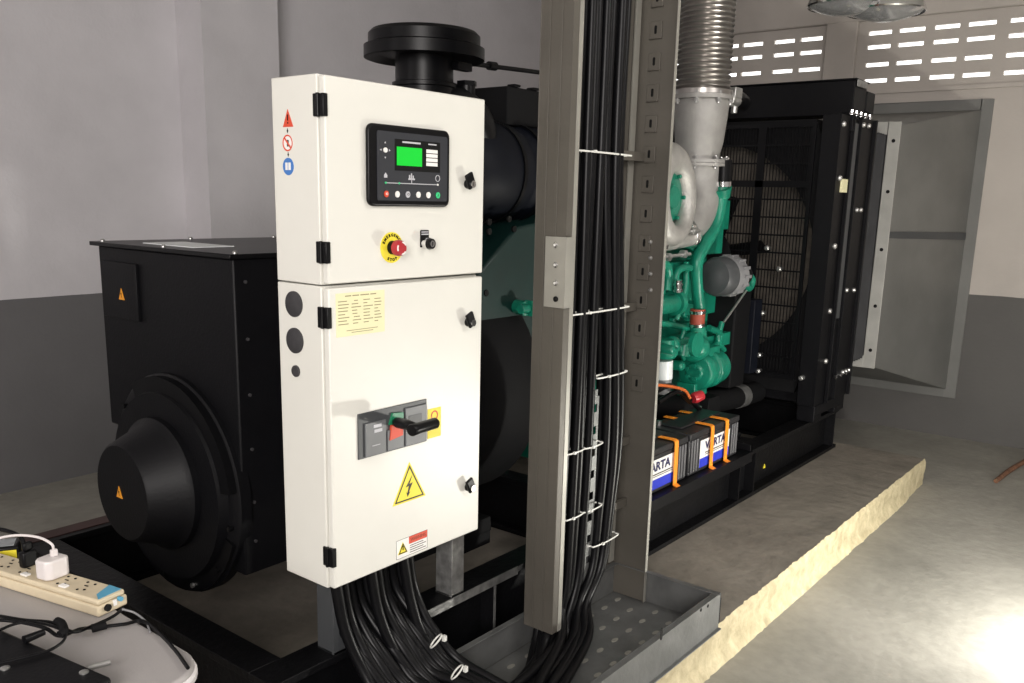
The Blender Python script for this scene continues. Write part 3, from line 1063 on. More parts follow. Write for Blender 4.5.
# ================================================================== BATTERIES
def battery(x0, x1, y0=1.70, z0=ZT + .013, lab=''):
    b_ = thing('battery', lab, 'battery', ((x0 + x1) / 2, y0 + .115, z0))
    y1, h = y0 + .225, .165
    mb = MB()
    mb.box((x0, y0, z0), (x1, y1, z0 + h)).box((x0 + .0, y0 - .002, z0), (x1, y0 + .01, z0 + .02))
    mb.build('case', 'battery_grey', b_, bevel=.006)
    mb = MB()
    mb.box((x0 - .003, y0 - .004, z0 + h), (x1 + .003, y1 + .004, z0 + h + .028))
    mb.box((x0 + .05, y0 + .07, z0 + h + .028), (x1 - .05, y1 - .05, z0 + h + .038))
    mb.build('lid', 'battery_grey', b_, bevel=.005)
    for xx in (x0 + .02, x0 + .045, x0 + .07, x1 - .07, x1 - .045, x1 - .02):
        MB().box((xx - .007, y0 - .006, z0 + .012), (xx + .007, y0 - .001, z0 + h - .004)).build('rib', 'battery_side', b_, bevel=.002)
    la, lb = x0 + .10, x1 - .10
    lz0, lz1 = z0 + .018, z0 + .145
    L_ = MB().box((la, y0 - .0035, lz0), (lb, y0 - .002, lz1)).build('label_plate', 'label_white', b_, label='white and blue maker label')
    MB().box((la, y0 - .0045, lz0), (lb, y0 - .0036, lz0 + .042)).build('blue_band', 'deep_blue', L_)
    text_mb('VARTA', .052, ((la + lb) / 2 , y0 - .0045, lz1 - .032), 'y', bold=.0016, sx=1.25).build('lettering', 'navy', L_)
    mb = MB()
    mb.box((la + .05, y0 - .0045, lz1 - .066), (lb - .03, y0 - .004, lz1 - .061))
    mb.box((la + .05, y0 - .0045, lz1 - .074), (lb - .03, y0 - .004, lz1 - .071))
    mb.build('small_print', 'ink', L_)
    mb = MB()
    mb.cyl((x0 + .05, y1 - .04, z0 + h + .028), (x0 + .05, y1 - .04, z0 + h + .05), .011, n=12).cyl((x1 - .05, y1 - .04, z0 + h + .028), (x1 - .05, y1 - .04, z0 + h + .05), .011, n=12)
    mb.build('terminals', 'zinc', b_)
    return b_
battery(3.425, 3.925, lab='black and grey battery with white and blue VARTA label, nearer the radiator')
battery(2.885, 3.400, lab='black and grey battery with white and blue VARTA label, half hidden behind the cable ladder')
def strap(x, lab):
    y0, z0 = 1.70, ZT + .013
    mb = MB()
    w = .0155
    zt = z0 + .196
    po = [(y0 - .040, .415), (y0 - .016, .425), (y0 - .014, zt - .02), (y0 - .012, zt), (y0 - .002, zt + .006), (y0 + .235, zt + .006)]
    pi_ = [(y0 + .235, zt + .003), (y0 + .0, zt + .003), (y0 - .009, zt - .002), (y0 - .011, zt - .02), (y0 - .013, .421), (y0 - .040, .411)]
    mb.prism(po + pi_, 'x', x - w, x + w)
    mb.build('battery_strap', 'strap_orange', label=lab, cat='strap', group='orange straps over the batteries')
for px, lab in ((676, 'orange strap nearest the ladder, over the half hidden battery'), (711, 'middle one of the three orange battery straps'), (725, 'orange battery strap nearest the radiator')):
    q = at(px, 448, 'y', 1.69)
    strap(q.x, lab)
# leads with orange sleeve and red terminal cover
mb = MB()
mb.tube([E(655, 385, 1.8), E(668, 386, 1.8), E(684, 390, 1.82), E(690, 398, 1.82)], .007, n=10)
mb.build('battery_lead', 'orange_dim', label='orange sleeved lead arching over the back of the batteries', cat='cable')
mb = MB()
p = E(697, 397, 1.84)
mb.lathe([(.0, -.03), (.022, -.028), (.028, -.01), (.024, .03), (.0, .035)], p, (1, -.3, .2), 16)
mb.build('terminal_cover', 'red_knob', label='red rubber terminal cover on the battery behind the orange straps', cat='terminal cover')
for (a, b, c, lab) in (((655, 392), (672, 386), (690, 402), 'black lead looping just behind the half hidden battery'), ((658, 402), (680, 392), (702, 412), 'black lead crossing the tops of both batteries')):
    mb = MB()
    mb.tube([E(*a, 1.86), E(*b, 1.85), E(*c, 1.88)], .012, n=8)
    mb.build('battery_lead', 'cable_black', label=lab, cat='cable')

# ================================================================== CONTROL CABINET
YC = 1.62
XL, XRt = 1.348, 1.907
ZB, ZTP = .627, 1.866
cab = thing('control_cabinet', 'off-white electrical control cabinet with two doors in front of the generator', 'cabinet', (1.62, 1.71, .41))
W = 'cabinet_white'
def C(px, py, y=YC): return at(px, py, 'y', y)
mb = MB()
mb.box((XL, YC + .022, 1.3925), (XRt, YC + .187, ZTP))
mb.build('upper_box', W, cab, bevel=.003)
mb = MB()
mb.box((XL, YC + .022, ZB), (XRt, YC + .187, 1.3895))
mb.build('lower_box', W, cab, bevel=.003)
UD = MB().box((XL + .004, YC, 1.396), (XRt, YC + .020, ZTP - .003)).build('upper_door', W, cab, bevel=.004, seg=3)
LD = MB().box((XL + .004, YC, ZB + .003), (XRt, YC + .020, 1.386)).build('lower_door', W, cab, bevel=.004, seg=3)
for (px, py, dpar) in ((318, 105, UD), (320, 252, UD), (322, 317, LD), (327, 555, LD)):
    q = at(px - 3, py, 'x', XL)
    mb = MB()
    mb.box((XL - .004, YC - .004, q.z - .025), (XL + .010, YC + .014, q.z + .025)).box((XL - .005, YC + .016, q.z - .025), (XL + .004, YC + .032, q.z + .025))
    mb.cyl((XL - .004, YC + .015, q.z - .026), (XL - .004, YC + .015, q.z + .026), .005, n=10)
    mb.build('hinge', 'black_satin', dpar, bevel=.002)
for (px, py, dpar) in ((466.5, 184, UD), (467, 322, LD), (467, 486.5, LD)):
    q = C(px, py)
    mb = MB()
    mb.cyl((q.x, YC, q.z), (q.x, YC - .014, q.z), .0125, n=20)
    Mr = Matrix.Translation((q.x, YC - .017, q.z)) @ Matrix.Rotation(math.radians(-25), 4, 'Y')
    mb.box((-.014, -.005, -.011), (.014, .004, .03), Mr)
    lk = mb.build('lock', 'black_satin', dpar, bevel=.003)
    MB().cyl((q.x, YC - .021, q.z), (q.x, YC - .026, q.z), .0095, n=16).build('lock_cylinder', 'chrome', lk)
    MB().box((q.x - .001, YC - .0265, q.z - .005), (q.x + .001, YC - .026, q.z + .005)).build('keyhole', 'ink_black', lk)

# --- generator controller in the upper door
p_tl, p_br = C(368.5, 124), C(446, 206)
x0, x1 = p_tl.x - .013, p_br.x
z1, z0 = 1.768, 1.578
z1 = C(407, 127).z + .0
z0 = C(407, 206.5).z
mb = MB()
mb.prism(rrect(x0, z0, x1, z1, .018), 'y', YC, YC - .013)
ctl = mb.build('controller', 'black_satin', UD, bevel=.005, seg=3)
YK = YC - .0135
mb = MB()
mb.prism(rrect(x0 + .026, z0 + .014, x1 - .012, z1 - .016, .006), 'y', YK + .0006, YK - .0012)
mb.build('fascia', 'fascia_slate', ctl)
YK -= .0014
def K(px, py): return at(px, py, 'y', YK)
a, b = K(396.5, 146.5), K(421.5, 167)
wx = (a.x + b.x) / 2
sx0, sz0, sx1, sz1 = a.x - .001, b.z, b.x, a.z
MB().box((a.x - .006, YK - .0006, b.z - .012), (K(440, 168).x, YK + .001, a.z + .018)).build('display_window', 'ink_black', ctl, bevel=.001)
MB().box((a.x, YK - .002, K(409, 166).z), (b.x, YK - .0008, K(409, 147.5).z)).build('screen', 'screen_green', ctl)
# alarm strip cards at the right of the screen
c0, c1 = K(426, 149), K(437, 167)
mb = MB()
for k in range(4):
    hz = (c0.z - c1.z) / 4
    mb.box((c0.x, YK - .002, c1.z + k * hz + .001), (c1.x, YK - .0008, c1.z + (k + 1) * hz - .001))
mb.build('legend_strip', 'label_white', ctl)
mb = MB()
q0, q1 = K(402, 142), K(420, 143.4)
mb.box((q0.x, YK - .0022, q0.z - .002), (q1.x, YK - .001, q0.z + .002)).box((K(428, 144).x, YK - .0022, q0.z - .0015), (K(436, 144).x, YK - .001, q0.z + .0015))
mb.build('small_print', 'button_grey', ctl)
# navigation button with four arrow marks
q = K(385, 150)
MB().prism(ngon(q.x, q.z, .006, 20), 'y', YK, YK - .003).build('navigation_button', 'label_white', ctl)
for dx, dz in ((.014, 0), (-.014, 0), (0, .017), (0, -.017)):
    MB().prism(ngon(q.x + dx, q.z + dz, .0028, 3, a0=math.atan2(dz, dx)), 'y', YK, YK - .0015).build('arrow_mark', 'button_grey', ctl)
# mimic line
l0, l1 = K(385.5, 182.5), K(437.5, 185)
zl = (l0.z + l1.z) / 2
mb = MB()
mb.box((l0.x, YK - .0012, zl - .001), (l1.x, YK, zl + .001))
mb.box((K(411.5, 180).x - .0008, YK - .0012, zl), (K(411.5, 180).x + .0008, YK, zl + .012))
gx = K(411.5, 178).x
mb.box((gx - .011, YK - .0012, zl + .009), (gx + .011, YK, zl + .013)).box((gx - .009, YK - .0012, zl + .013), (gx - .005, YK, zl + .021)).box((gx - .002, YK - .0012, zl + .013), (gx + .001, YK, zl + .025)).box((gx + .004, YK - .0012, zl + .013), (gx + .007, YK, zl + .020))
mb.prism([(l0.x - .005, zl + .012), (l0.x + .005, zl + .012), (l0.x + .005, zl + .018), (l0.x, zl + .024), (l0.x - .005, zl + .018)], 'y', YK, YK - .0012)
mb.build('mimic_diagram', 'button_grey', ctl)
MB().lathe([(.0085, 0), (.0068, 0), (.0068, -.001), (.0085, -.001)], (l1.x, YK, zl + .016), (0, 1, 0), 20, caps=False).build('load_symbol', 'button_grey', ctl)
for px, mm in ((385.5, 'led_green'), (399, 'led_green'), (437.5, 'label_white')):
    MB().prism(ngon(K(px, 184).x, zl, .0026, 12), 'y', YK, YK - .002).build('indicator', mm, ctl)
for px, mm, sym in ((386, 'label_red', 'O'), (397, 'label_white', ''), (407.5, 'button_grey', 'O'), (418, 'label_white', ''), (428, 'label_white', ''), (437.5, 'led_green', 'I')):
    q = K(px, 193.5)
    B_ = MB().prism(ngon(q.x, zl - .0265, .0068, 20, .0078), 'y', YK, YK - .003).build('button', mm, ctl)
    if sym:
        text_mb(sym, .009, (q.x, YK - .0034, zl - .0265), 'y').build('symbol', 'ink' if mm != 'label_red' else 'label_white', B_)
# --- emergency stop
q = C(391.5, 247.5)
es = MB().prism(ngon(q.x, q.z, .038, 40), 'y', YC, YC - .002).build('stop_plate', 'label_yellow', UD)
def ring_text(txt, r, a0, a1, cx, cz, y, size, par):
    mb = MB()
    n = len(txt)
    for i, ch in enumerate(txt):
        a = a0 + (a1 - a0) * (i + .5) / n
        up_ = 1 if math.sin(a) > 0 else -1
        ang = a - PI / 2 if up_ > 0 else a + PI / 2
        R_ = Matrix.Rotation(-ang, 4, 'Y') @ Matrix.Rotation(PI / 2, 4, 'X')
        text_mb(ch, size, (cx + r * math.cos(a), y, cz + r * math.sin(a)), R_, mb, bold=.0003)
    mb.build('lettering', 'ink_black', par)
ring_text('EMERGENCY', .0305, math.radians(165), math.radians(15), q.x, q.z, YC - .0026, .010, es)
ring_text('STOP', .0305, math.radians(235), math.radians(305), q.x, q.z, YC - .0026, .010, es)
MB().cyl((q.x, YC - .002, q.z), (q.x, YC - .016, q.z), .017, n=28).build('collar', 'ink_black', es)
kn = MB().lathe([(.0135, .008), (.015, .014), (.0195, .019), (.020, .030), (.017, .036), (0, .038)], (q.x, YC, q.z), (0, -1, 0), 32).build('stop_button', 'red_knob', es)
for a in (30, 150, 270):
    mb = MB()
    pts_ = [(q.x + .013 * math.cos(math.radians(t_)), q.z + .013 * math.sin(math.radians(t_))) for t_ in range(a, a + 66, 11)] + [(q.x + .016 * math.cos(math.radians(t_)), q.z + .016 * math.sin(math.radians(t_))) for t_ in range(a + 55, a - 1, -11)]
    mb.prism(pts_, 'y', YC - .034, YC - .0385)
    mb.build('arrow_mark', 'label_white', kn)
# --- key switch
q = C(424.5, 241)
ks = MB().prism(rrect(q.x - .0165, q.z - .016, q.x + .0135, q.z + .028, .003), 'y', YC, YC - .003).build('key_switch', 'ink_black', UD)
MB().box((q.x - .0145, YC - .0038, q.z + .016), (q.x + .0115, YC - .003, q.z + .019)).box((q.x - .0145, YC - .0038, q.z + .022), (q.x + .0115, YC - .003, q.z + .0245)).build('small_print', 'button_grey', ks)
MB().cyl((q.x, YC - .003, q.z - .006), (q.x, YC - .018, q.z - .006), .0155, n=26).build('ring', 'chrome', ks)
MB().cyl((q.x, YC - .018, q.z - .006), (q.x, YC - .028, q.z - .006), .0145, .013, n=26).build('barrel', 'black_satin', ks)
MB().cyl((q.x, YC - .028, q.z - .006), (q.x, YC - .0295, q.z - .006), .0085, n=20).build('key_face', 'chrome', ks)
MB().box((q.x - .0008, YC - .0305, q.z - .011), (q.x + .0008, YC - .0295, q.z - .001)).build('keyhole', 'ink_black', ks)

# --- breaker window and rotary/lever handle in the lower door
a = C(357, 413); b = C(425.5, 440)
bz0, bz1 = C(391, 450.5).z, C(391, 406.5).z
mb = MB()
mb.box((a.x, YC - .004, bz0), (b.x, YC, bz1))
br = mb.build('circuit_breaker', 'grey_breaker_dark', LD, bevel=.001)
wb = b.x - a.x
mb = MB()
mb.box((a.x + .02, YC - .009, bz0 + .003), (a.x + .37 * wb, YC - .004, bz1 - .028))
mb.box((a.x + .66 * wb, YC - .009, bz0 + .003), (b.x - .004, YC - .004, bz1 - .012))
mb.box((a.x + .40 * wb, YC - .007, bz0 + .003), (a.x + .64 * wb, YC - .004, bz0 + .058))
mb.build('breaker_face', 'grey_breaker', br, bevel=.001)
mb = MB()
mb.box((a.x + .11 * wb + .02, YC - .0098, bz0 + .075), (a.x + .30 * wb, YC - .009, bz0 + .083)).box((a.x + .2 * wb, YC - .0098, bz0 + .062), (a.x + .31 * wb, YC - .009, bz0 + .070)).box((a.x + .17 * wb, YC - .0098, bz0 + .028), (a.x + .28 * wb, YC - .009, bz0 + .030))
mb.box((a.x + .73 * wb, YC - .0098, bz1 - .045), (a.x + .86 * wb, YC - .009, bz1 - .042))
mb.build('small_print', 'button_grey', br)
MB().box((a.x + .70 * wb, YC - .0102, bz1 - .060), (a.x + .90 * wb, YC - .009, bz1 - .034)).build('rating_plate', 'grey_breaker_dark', br)
f0, f1 = C(387, 413.5), C(401, 421)
MB().prism([(f0.x, f1.z), (f1.x, f1.z), (f1.x, f0.z - .004), (f0.x + .012, f0.z)], 'y', YC - .004, YC - .010).build('on_flag', 'green_plastic', br)
f0, f1 = C(387.5, 425), C(400.5, 436.5)
MB().prism([(f0.x, f1.z), (f1.x, f1.z + .006), (f1.x, f0.z), (f0.x + .006, f0.z)], 'y', YC - .004, YC - .010).build('off_flag', 'label_red', br)
# black operating handle: arm rising from the breaker plus cylindrical grip to the right
hz = bz0 + .088
hx = a.x + .50 * wb
mb = MB()
mb.tube([C(396, 422), at(399, 423, 'y', YC - .04), at(408, 425, 'y', YC - .09), at(416, 427.5, 'y', YC - .112)], [.012, .014, .0135, .011], n=16)
HN = mb.build('handle', 'black_satin', br, bevel=.002)
g0 = at(411, 430.5, 'y', YC - .118)
g1 = at(436, 422.8, 'y', YC - .108)
MB().lathe([(.0, 0), (.0135, 0), (.0155, .003), (.0145, .02), (.0145, (g1 - g0).length - .004), (.012, (g1 - g0).length), (0, (g1 - g0).length)], g0, (g1 - g0), 24).build('grip', 'black_satin', HN)
# yellow/red rotary label behind the grip
a = C(427.5, 409); b = C(440.5, 434)
yl = MB().box((a.x, YC - .0012, b.z - .004), (b.x, YC, C(434, 408).z)).build('switch_label', 'label_yellow', LD)
MB().lathe([(.014, 0), (.010, 0), (.010, -.0018), (.014, -.0018)], ((a.x + b.x) / 2, YC, a.z - .022), (0, 1, 0), 24, caps=False).build('ring_mark', 'label_red', yl)
# --- electric hazard triangle
q = C(409, 486)
tz0, tz1 = C(409, 501).z, C(409, 462).z
hw = (C(426, 490).x - C(393, 498).x) / 2
def tri(par, cx, z0, z1, hw, y, lw, ink, name='warning_triangle'):
    base = MB().prism([(cx - hw, z0), (cx + hw, z0), (cx, z1)], 'y', y, y - .001).build(name, 'label_yellow', par)
    mb = MB()
    cz = z0 + (z1 - z0) / 3
    def sc(f): return [(cx + (p_[0] - cx) * f, cz + (p_[1] - cz) * f) for p_ in ((cx - hw, z0), (cx + hw, z0), (cx, z1))]
    o_, i_ = sc(.88), sc(.88 - lw)
    for k in range(3):
        j = (k + 1) % 3
        mb.prism([o_[k], o_[j], i_[j], i_[k]], 'y', y - .001, y - .0018)
    mb.build('border', ink, base)
    return base
T = tri(LD, q.x + .001, tz0, tz1, hw, YC, .10, 'ink')
h = tz1 - tz0
cx, cz = q.x, tz0 + h * .40
mb = MB()
mb.prism([(cx + .10 * h, cz + .25 * h), (cx - .12 * h, cz - .02 * h), (cx - .01 * h, cz + .0 * h), (cx - .07 * h, cz - .18 * h), (cx - .10 * h, cz - .15 * h), (cx - .06 * h, cz - .27 * h), (cx + .03 * h, cz - .16 * h), (cx - .02 * h, cz - .17 * h), (cx + .11 * h, cz + .06 * h), (cx + .0 * h, cz + .04 * h)], 'y', YC - .001, YC - .0018)
mb.build('flash_symbol', 'ink', T)
# --- small warning notice
a, b = C(396, 543), C(427, 549)
nz1, nz0 = C(411, 535.5).z, C(411, 554).z
NT = MB().box((a.x, YC - .001, nz0), (b.x, YC, nz1)).build('notice', 'label_white', LD)
wn = b.x - a.x
MB().box((a.x + .40 * wn, YC - .0016, nz1 - .40 * (nz1 - nz0)), (b.x - .001, YC - .001, nz1 - .001)).build('red_header', 'label_red', NT)
text_mb('WARNING', .014, (a.x + .70 * wn, YC - .002, nz1 - .21 * (nz1 - nz0)), 'y', depth=.0003, sx=.9).build('lettering', 'hose_brown', NT)
t2 = tri(NT, a.x + .20 * wn, nz0 + .012, nz0 + .045, .018, YC - .001, .22, 'ink_black')
MB().box((a.x + .20 * wn - .0014, YC - .003, nz0 + .022), (a.x + .20 * wn + .0014, YC - .0022, nz0 + .034)).build('exclamation', 'ink_black', t2)
mb = MB()
for k in range(5):
    mb.box((a.x + .43 * wn, YC - .0014, nz0 + .006 + k * .0065), (b.x - .006 - .01 * (k % 2), YC - .001, nz0 + .008 + k * .0065))
mb.box((a.x, YC - .0014, nz0), (b.x, YC - .0010, nz0 + .0009)).box((a.x, YC - .0014, nz1 - .0009), (b.x, YC - .0010, nz1)).box((a.x, YC - .0014, nz0), (a.x + .0009, YC - .0010, nz1)).box((b.x - .0009, YC - .0014, nz0), (b.x, YC - .0010, nz1))
mb.build('small_print', 'ink', NT)
# --- pale yellow specification sheet
a, b = C(335.5, 295), C(384.5, 331)
sz1, sz0 = C(360, 291.7).z, C(360, 334.5).z
SH = MB().box((a.x, YC - .001, sz0), (b.x, YC, sz1)).build('specification_sheet', 'sheet_yellow', LD, label='pale yellow printed specification sheet')
ws, hs = b.x - a.x, sz1 - sz0
mb = MB()
random.seed(11)
x = a.x + .18 * ws
while x < a.x + .8 * ws:
    l = random.uniform(.01, .03)
    mb.box((x, YC - .0014, sz1 - .085 * hs), (min(x + l, a.x + .82 * ws), YC - .001, sz1 - .06 * hs))
    x += l + .004
for k in range(8):
    z = sz1 - hs * (.2 + .075 * k)
    for s0, s1 in ((.04, random.uniform(.15, .28)), (random.uniform(.3, .4), random.uniform(.42, .5)), (.55, random.uniform(.62, .75)), (.78, random.uniform(.85, .95))):
        mb.box((a.x + s0 * ws, YC - .0014, z), (a.x + s1 * ws, YC - .001, z + .0022))
mb.box((a.x + .2 * ws, YC - .0014, sz0 + .12 * hs), (a.x + .85 * ws, YC - .001, sz0 + .135 * hs)).box((a.x + .3 * ws, YC - .0014, sz0 + .07 * hs), (a.x + .75 * ws, YC - .001, sz0 + .085 * hs))
mb.build('small_print', 'ink_pale', SH)
# --- side face: stickers and rubber plugs
def S(px, py): return at(px, py, 'x', XL)
for (px, py, r) in ((294.5, 304, .0315), (295.5, 340.5, .0315), (296.5, 371, .0145)):
    q = S(px, py)
    MB().lathe([(r, 0), (r, .004), (r * .88, .006), (0, .006)], (XL, q.y, q.z), (-1, 0, 0), 32).build('blanking_plug', 'plug_rubber', cab)
q = S(288, 118)
t3 = MB().prism([(q.y - .019, q.z - .020), (q.y + .019, q.z - .020), (q.y, q.z + .020)], 'x', XL, XL - .001).build('warning_triangle', 'label_red', cab, label='orange-red warning triangle')
MB().box((XL - .0015, q.y - .0018, q.z - .006), (XL - .001, q.y + .0018, q.z + .008)).box((XL - .0015, q.y - .0018, q.z - .013), (XL - .001, q.y + .0018, q.z - .009)).build('exclamation', 'ink_black', t3)
q2 = S(288, 143)
t4 = MB().prism(ngon(q2.y, q2.z, .019, 28), 'x', XL, XL - .0008).build('prohibition_sign', 'label_white', cab, label='white round sign with red ring and bar')
mb = MB()
mb.lathe([(.019, 0), (.0155, 0), (.0155, .0014), (.019, .0014)], (XL, q2.y, q2.z), (-1, 0, 0), 28, caps=False)
mb.prism([(q2.y + .013, q2.z + .010), (q2.y + .010, q2.z + .013), (q2.y - .013, q2.z - .010), (q2.y - .010, q2.z - .013)], 'x', XL - .0008, XL - .0014)
mb.build('red_bar', 'label_red', t4)
MB().box((XL - .0011, q2.y - .004, q2.z - .008), (XL - .0009, q2.y + .003, q2.z + .007)).build('pictogram', 'ink', t4)
q3 = S(288.5, 166.5)
t5 = MB().prism(ngon(q3.y, q3.z, .020, 28), 'x', XL, XL - .001).build('mandatory_sign', 'label_blue', cab, label='round blue sign with an open book')
mb = MB()
for s_ in (-1, 1):
    mb.box((XL - .0016, q3.y + s_ * .0015, q3.z - .008), (XL - .001, q3.y + s_ * .010, q3.z + .009))
mb.build('book_symbol', 'label_white', t5)
for zz in ((q.z + q2.z) / 2 - .0005, (q2.z + q3.z) / 2 + .0005):
    MB().prism([(q2.y - .003, zz + .001), (q2.y + .003, zz + .001), (q2.y, zz - .005)], 'x', XL, XL - .001).box((XL - .001, q2.y - .001, zz), (XL, q2.y + .001, zz + .005)).build('arrow_mark', 'ink_black', cab)
# underside gland plate and stand
MB().box((XL + .03, YC + .03, ZB - .012), (XRt - .01, YC + .17, ZB)).build('gland_plate', 'black_satin', cab)
for x0_ in (1.40, 1.862):
    mb = MB()
    mb.box((x0_, 1.685, ZT), (x0_ + .055, 1.693, ZB)).box((x0_, 1.693, ZT), (x0_ + .006, 1.75, ZB))
    mb.box((x0_, 1.685, ZT), (x0_ + .055, 1.75, ZT + .006))
    mb.build('stand_leg', 'worn_steel' if x0_ > 1.5 else 'grey_breaker_dark', cab, bevel=.001)

# ================================================================== TRAY
TX0, TX1, TY0, TY1, TZ, TH = .95, 2.68, 1.175, 1.60, .17, .29
tr = thing('cable_tray', 'grey perforated steel cable tray lying along the plinth edge under the cable ladder', 'cable tray', (1.8, 1.38, .157))
def holes_plate(mb, x0, x1, y0, y1, z, holes_, t=.002):
    pass
mb = MB()
mb.box((TX0, TY0 + .004, TZ - .002), (TX1 - .004, TY1 - .004, TZ))
mb.mi = 1  # pale raised ovals stand in for holes showing the slab
for i in range(19):
    for j in range(5):
        cx_, cy_ = TX0 + .05 + i * .09 + (.045 if j % 2 else 0), TY0 + .06 + j * .078
        if cx_ < TX1 - .04:
            mb.prism(ngon(cx_, cy_, .017, 14, .0085), 'z', TZ, TZ + .0015)
mb.build('tray_floor', ['tray_steel', 'ladder_edge'], tr, label='floor with raised pale ovals standing in for punched holes')
mb = MB()
mb.box((TX0, TY0, TZ - .01), (TX1, TY0 + .003, TH)).box((TX0, TY0, TH - .003), (TX1, TY0 + .022, TH)).box((TX0, TY0 + .019, TH - .014), (TX1, TY0 + .022, TH))
mb.box((TX0, TY0 - .012, TZ - .012), (TX1, TY0, TZ - .008))
mb.build('near_side', 'tray_steel', tr, bevel=.001)
mb = MB()
mb.box((TX0, TY1 - .003, TZ), (TX1, TY1, TH)).box((TX0, TY1 - .022, TH - .003), (TX1, TY1, TH))
mb.build('back_side', 'tray_steel', tr, bevel=.001)
mb = MB()
mb.box((TX1 - .003, TY0, TZ - .01), (TX1, TY1, TH)).box((TX1 - .022, TY0, TH - .003), (TX1, TY1, TH))
mb.build('end_plate', 'tray_steel', tr, bevel=.001)
mb = MB()
for px, py in ((701, 610), (708, 606)):
    q = at(px, py, 'y', TY0)
    mb.cyl((q.x, TY0 - .001, q.z), (q.x, TY0 + .001, q.z), .006, n=10)
q = at(661, 640, 'y', TY0)
mb.prism(rrect(q.x - .006, q.z - .0, q.x + .006, q.z + .04, .005), 'y', TY0 - .001, TY0)
mb.build('side_holes', 'ink_black', tr)
MB().box((TX1, TY0 + .0, TZ + .005), (TX1 + .006, TY0 + .03, TH - .02)).build('end_bracket', 'black_matt', tr)
mb = MB()
mb.box((1.2, 1.25, .156), (1.26, 1.5, .1695)).box((2.3, 1.25, .156), (2.36, 1.5, .1695))
mb.build('tray_support', 'tray_steel', tr)

# ================================================================== CABLE LADDER
ld = thing('cable_ladder', 'tall grey-brown steel cable ladder standing upright in the tray, left rail and right rail', 'cable ladder', (2.4, 1.53, .17))
LTOP = 3.5
YN1, YF1 = 1.462, 1.574
def rail(xweb, s, zb, par_label):
    """C profile, web in the y-z plane, lips pointing inwards (s = +1 to the right)"""
    mb = MB()
    t = .003
    YF1 = 1.574 if s > 0 else 1.604
    mb.box((xweb, YN1, zb), (xweb + t * s, YF1, LTOP))
    mb.box((xweb, YN1, zb), (xweb + .045 * s, YN1 + t, LTOP)) if s > 0 else mb.box((xweb, YN1, zb), (xweb - .012, YN1 + t, LTOP))
    mb.box((xweb, YF1 - t, zb), (xweb + (.04 if s > 0 else .075) * s, YF1, LTOP))
    # shallow pressed ridges along the web
    for y in (YN1 + .035, YN1 + .075):
        mb.box((xweb - .002 * (1 if s > 0 else -1), y, zb), (xweb, y + .008, LTOP))
    return mb.build('side_rail', 'ladder_paint', ld, label=par_label, bevel=.001)
XLr, XRr = 2.085, 2.668
RL = rail(XLr, 1, .27, 'left rail')
RR = rail(XRr, -1, .172, 'right rail')
# near lips, lamplight on them put into a paler colour
MB().box((XLr + .012, YN1 - .002, .27), (XLr + .047, YN1, 2.0)).build('lip', 'ladder_edge', ld, label='near lip of the left rail, lamplight painted paler') if False else None
MB().box((XRr - .012, YN1 - .0015, .172), (XRr + .003, YN1, LTOP)).build('lip', 'ladder_edge', ld, label='near lip of the right rail, lamplight painted paler')
MB().box((XLr + .028, YN1 - .0015, .27), (XLr + .047, YN1, LTOP)).build('lip', 'ladder_edge', ld, label='near lip of the left rail, lamplight painted paler')
# rungs behind the cables
for py in (153, 311, 449, 512):
    z = at(600, py, 'y', 1.57).z - .015
    mb = MB()
    mb.box((XLr + .003, 1.557, z), (XRr - .003, 1.570, z + .03))
    mb.build('rung', 'ladder_paint', ld, bevel=.001)
# punched tabs with slots on the inside of the right rail
for k in range(26):
    z = .95 + k * .0975
    if z > 3.4: break
    mb = MB()
    mb.box((XRr - .008, 1.518, z), (XRr - .003, 1.562, z + .055)).box((XRr - .012, 1.518, z), (XRr - .003, 1.562, z + .004))
    tb = mb.build('tab', 'ladder_paint', ld, bevel=.0015)
    MB().prism(rrect(1.536, z + .016, 1.545, z + .042, .004), 'x', XRr - .0078, XRr - .0086).build('slot', 'ink_black', tb)
MB().box((XRr - .045, 1.594, .3), (XRr - .012, 1.599, LTOP)).build('inner_flange', 'ladder_edge', ld, label='flange behind the cables, its lit face painted paler')  # light on this flange is put into its paler colour
# splice plate with four bolts on the left rail, bolts on the right rail
zs0, zs1 = at(563, 308, 'y', 1.47).z, at(563, 237, 'y', 1.47).z
mb = MB()
mb.box((XLr - .006, YN1 - .006, zs0), (XLr - .003, YN1 + .068, zs1)).box((XLr - .006, YN1 - .006, zs0), (XLr + .028, YN1 - .003, zs1))
SP = mb.build('splice_plate', 'ladder_edge', ld, bevel=.001, label='paler splice plate with bolts')
for py in (245, 265, 283, 299):
    q = at(556, py, 'x', XLr - .006)
    MB().lathe([(.008, 0), (.008, .004), (.004, .008), (0, .008)], (XLr - .006, q.y, q.z), (-1, 0, 0), 12).build('bolt', 'chrome' if py != 299 else 'ink_black', SP)
for py in (242, 258, 274, 290):
    q = at(650.5, py, 'x', XRr - .004)
    MB().lathe([(.0075, 0), (.0075, .004), (.004, .008), (0, .008)], (XRr - .003, q.y, q.z), (-1, 0, 0), 12).build('bolt', 'zinc', ld)
# notched perforated strip between the cable bundles
x0_ = 2.345
mb = MB()
zq = .30
mb.box((x0_, 1.520, .28), (x0_ + .008, 1.523, .98))
mb.box((x0_ + .034, 1.520, .28), (x0_ + .044, 1.523, .98))
z = .28
while z < .97:
    mb.box((x0_ + .008, 1.520, z), (x0_ + .034, 1.523, z + .048))
    z += .075
mb.build('punched_strip', 'tray_steel', ld, label='pale strip with punched notches')
for zz, ww in ((.45, .008),):
    pass

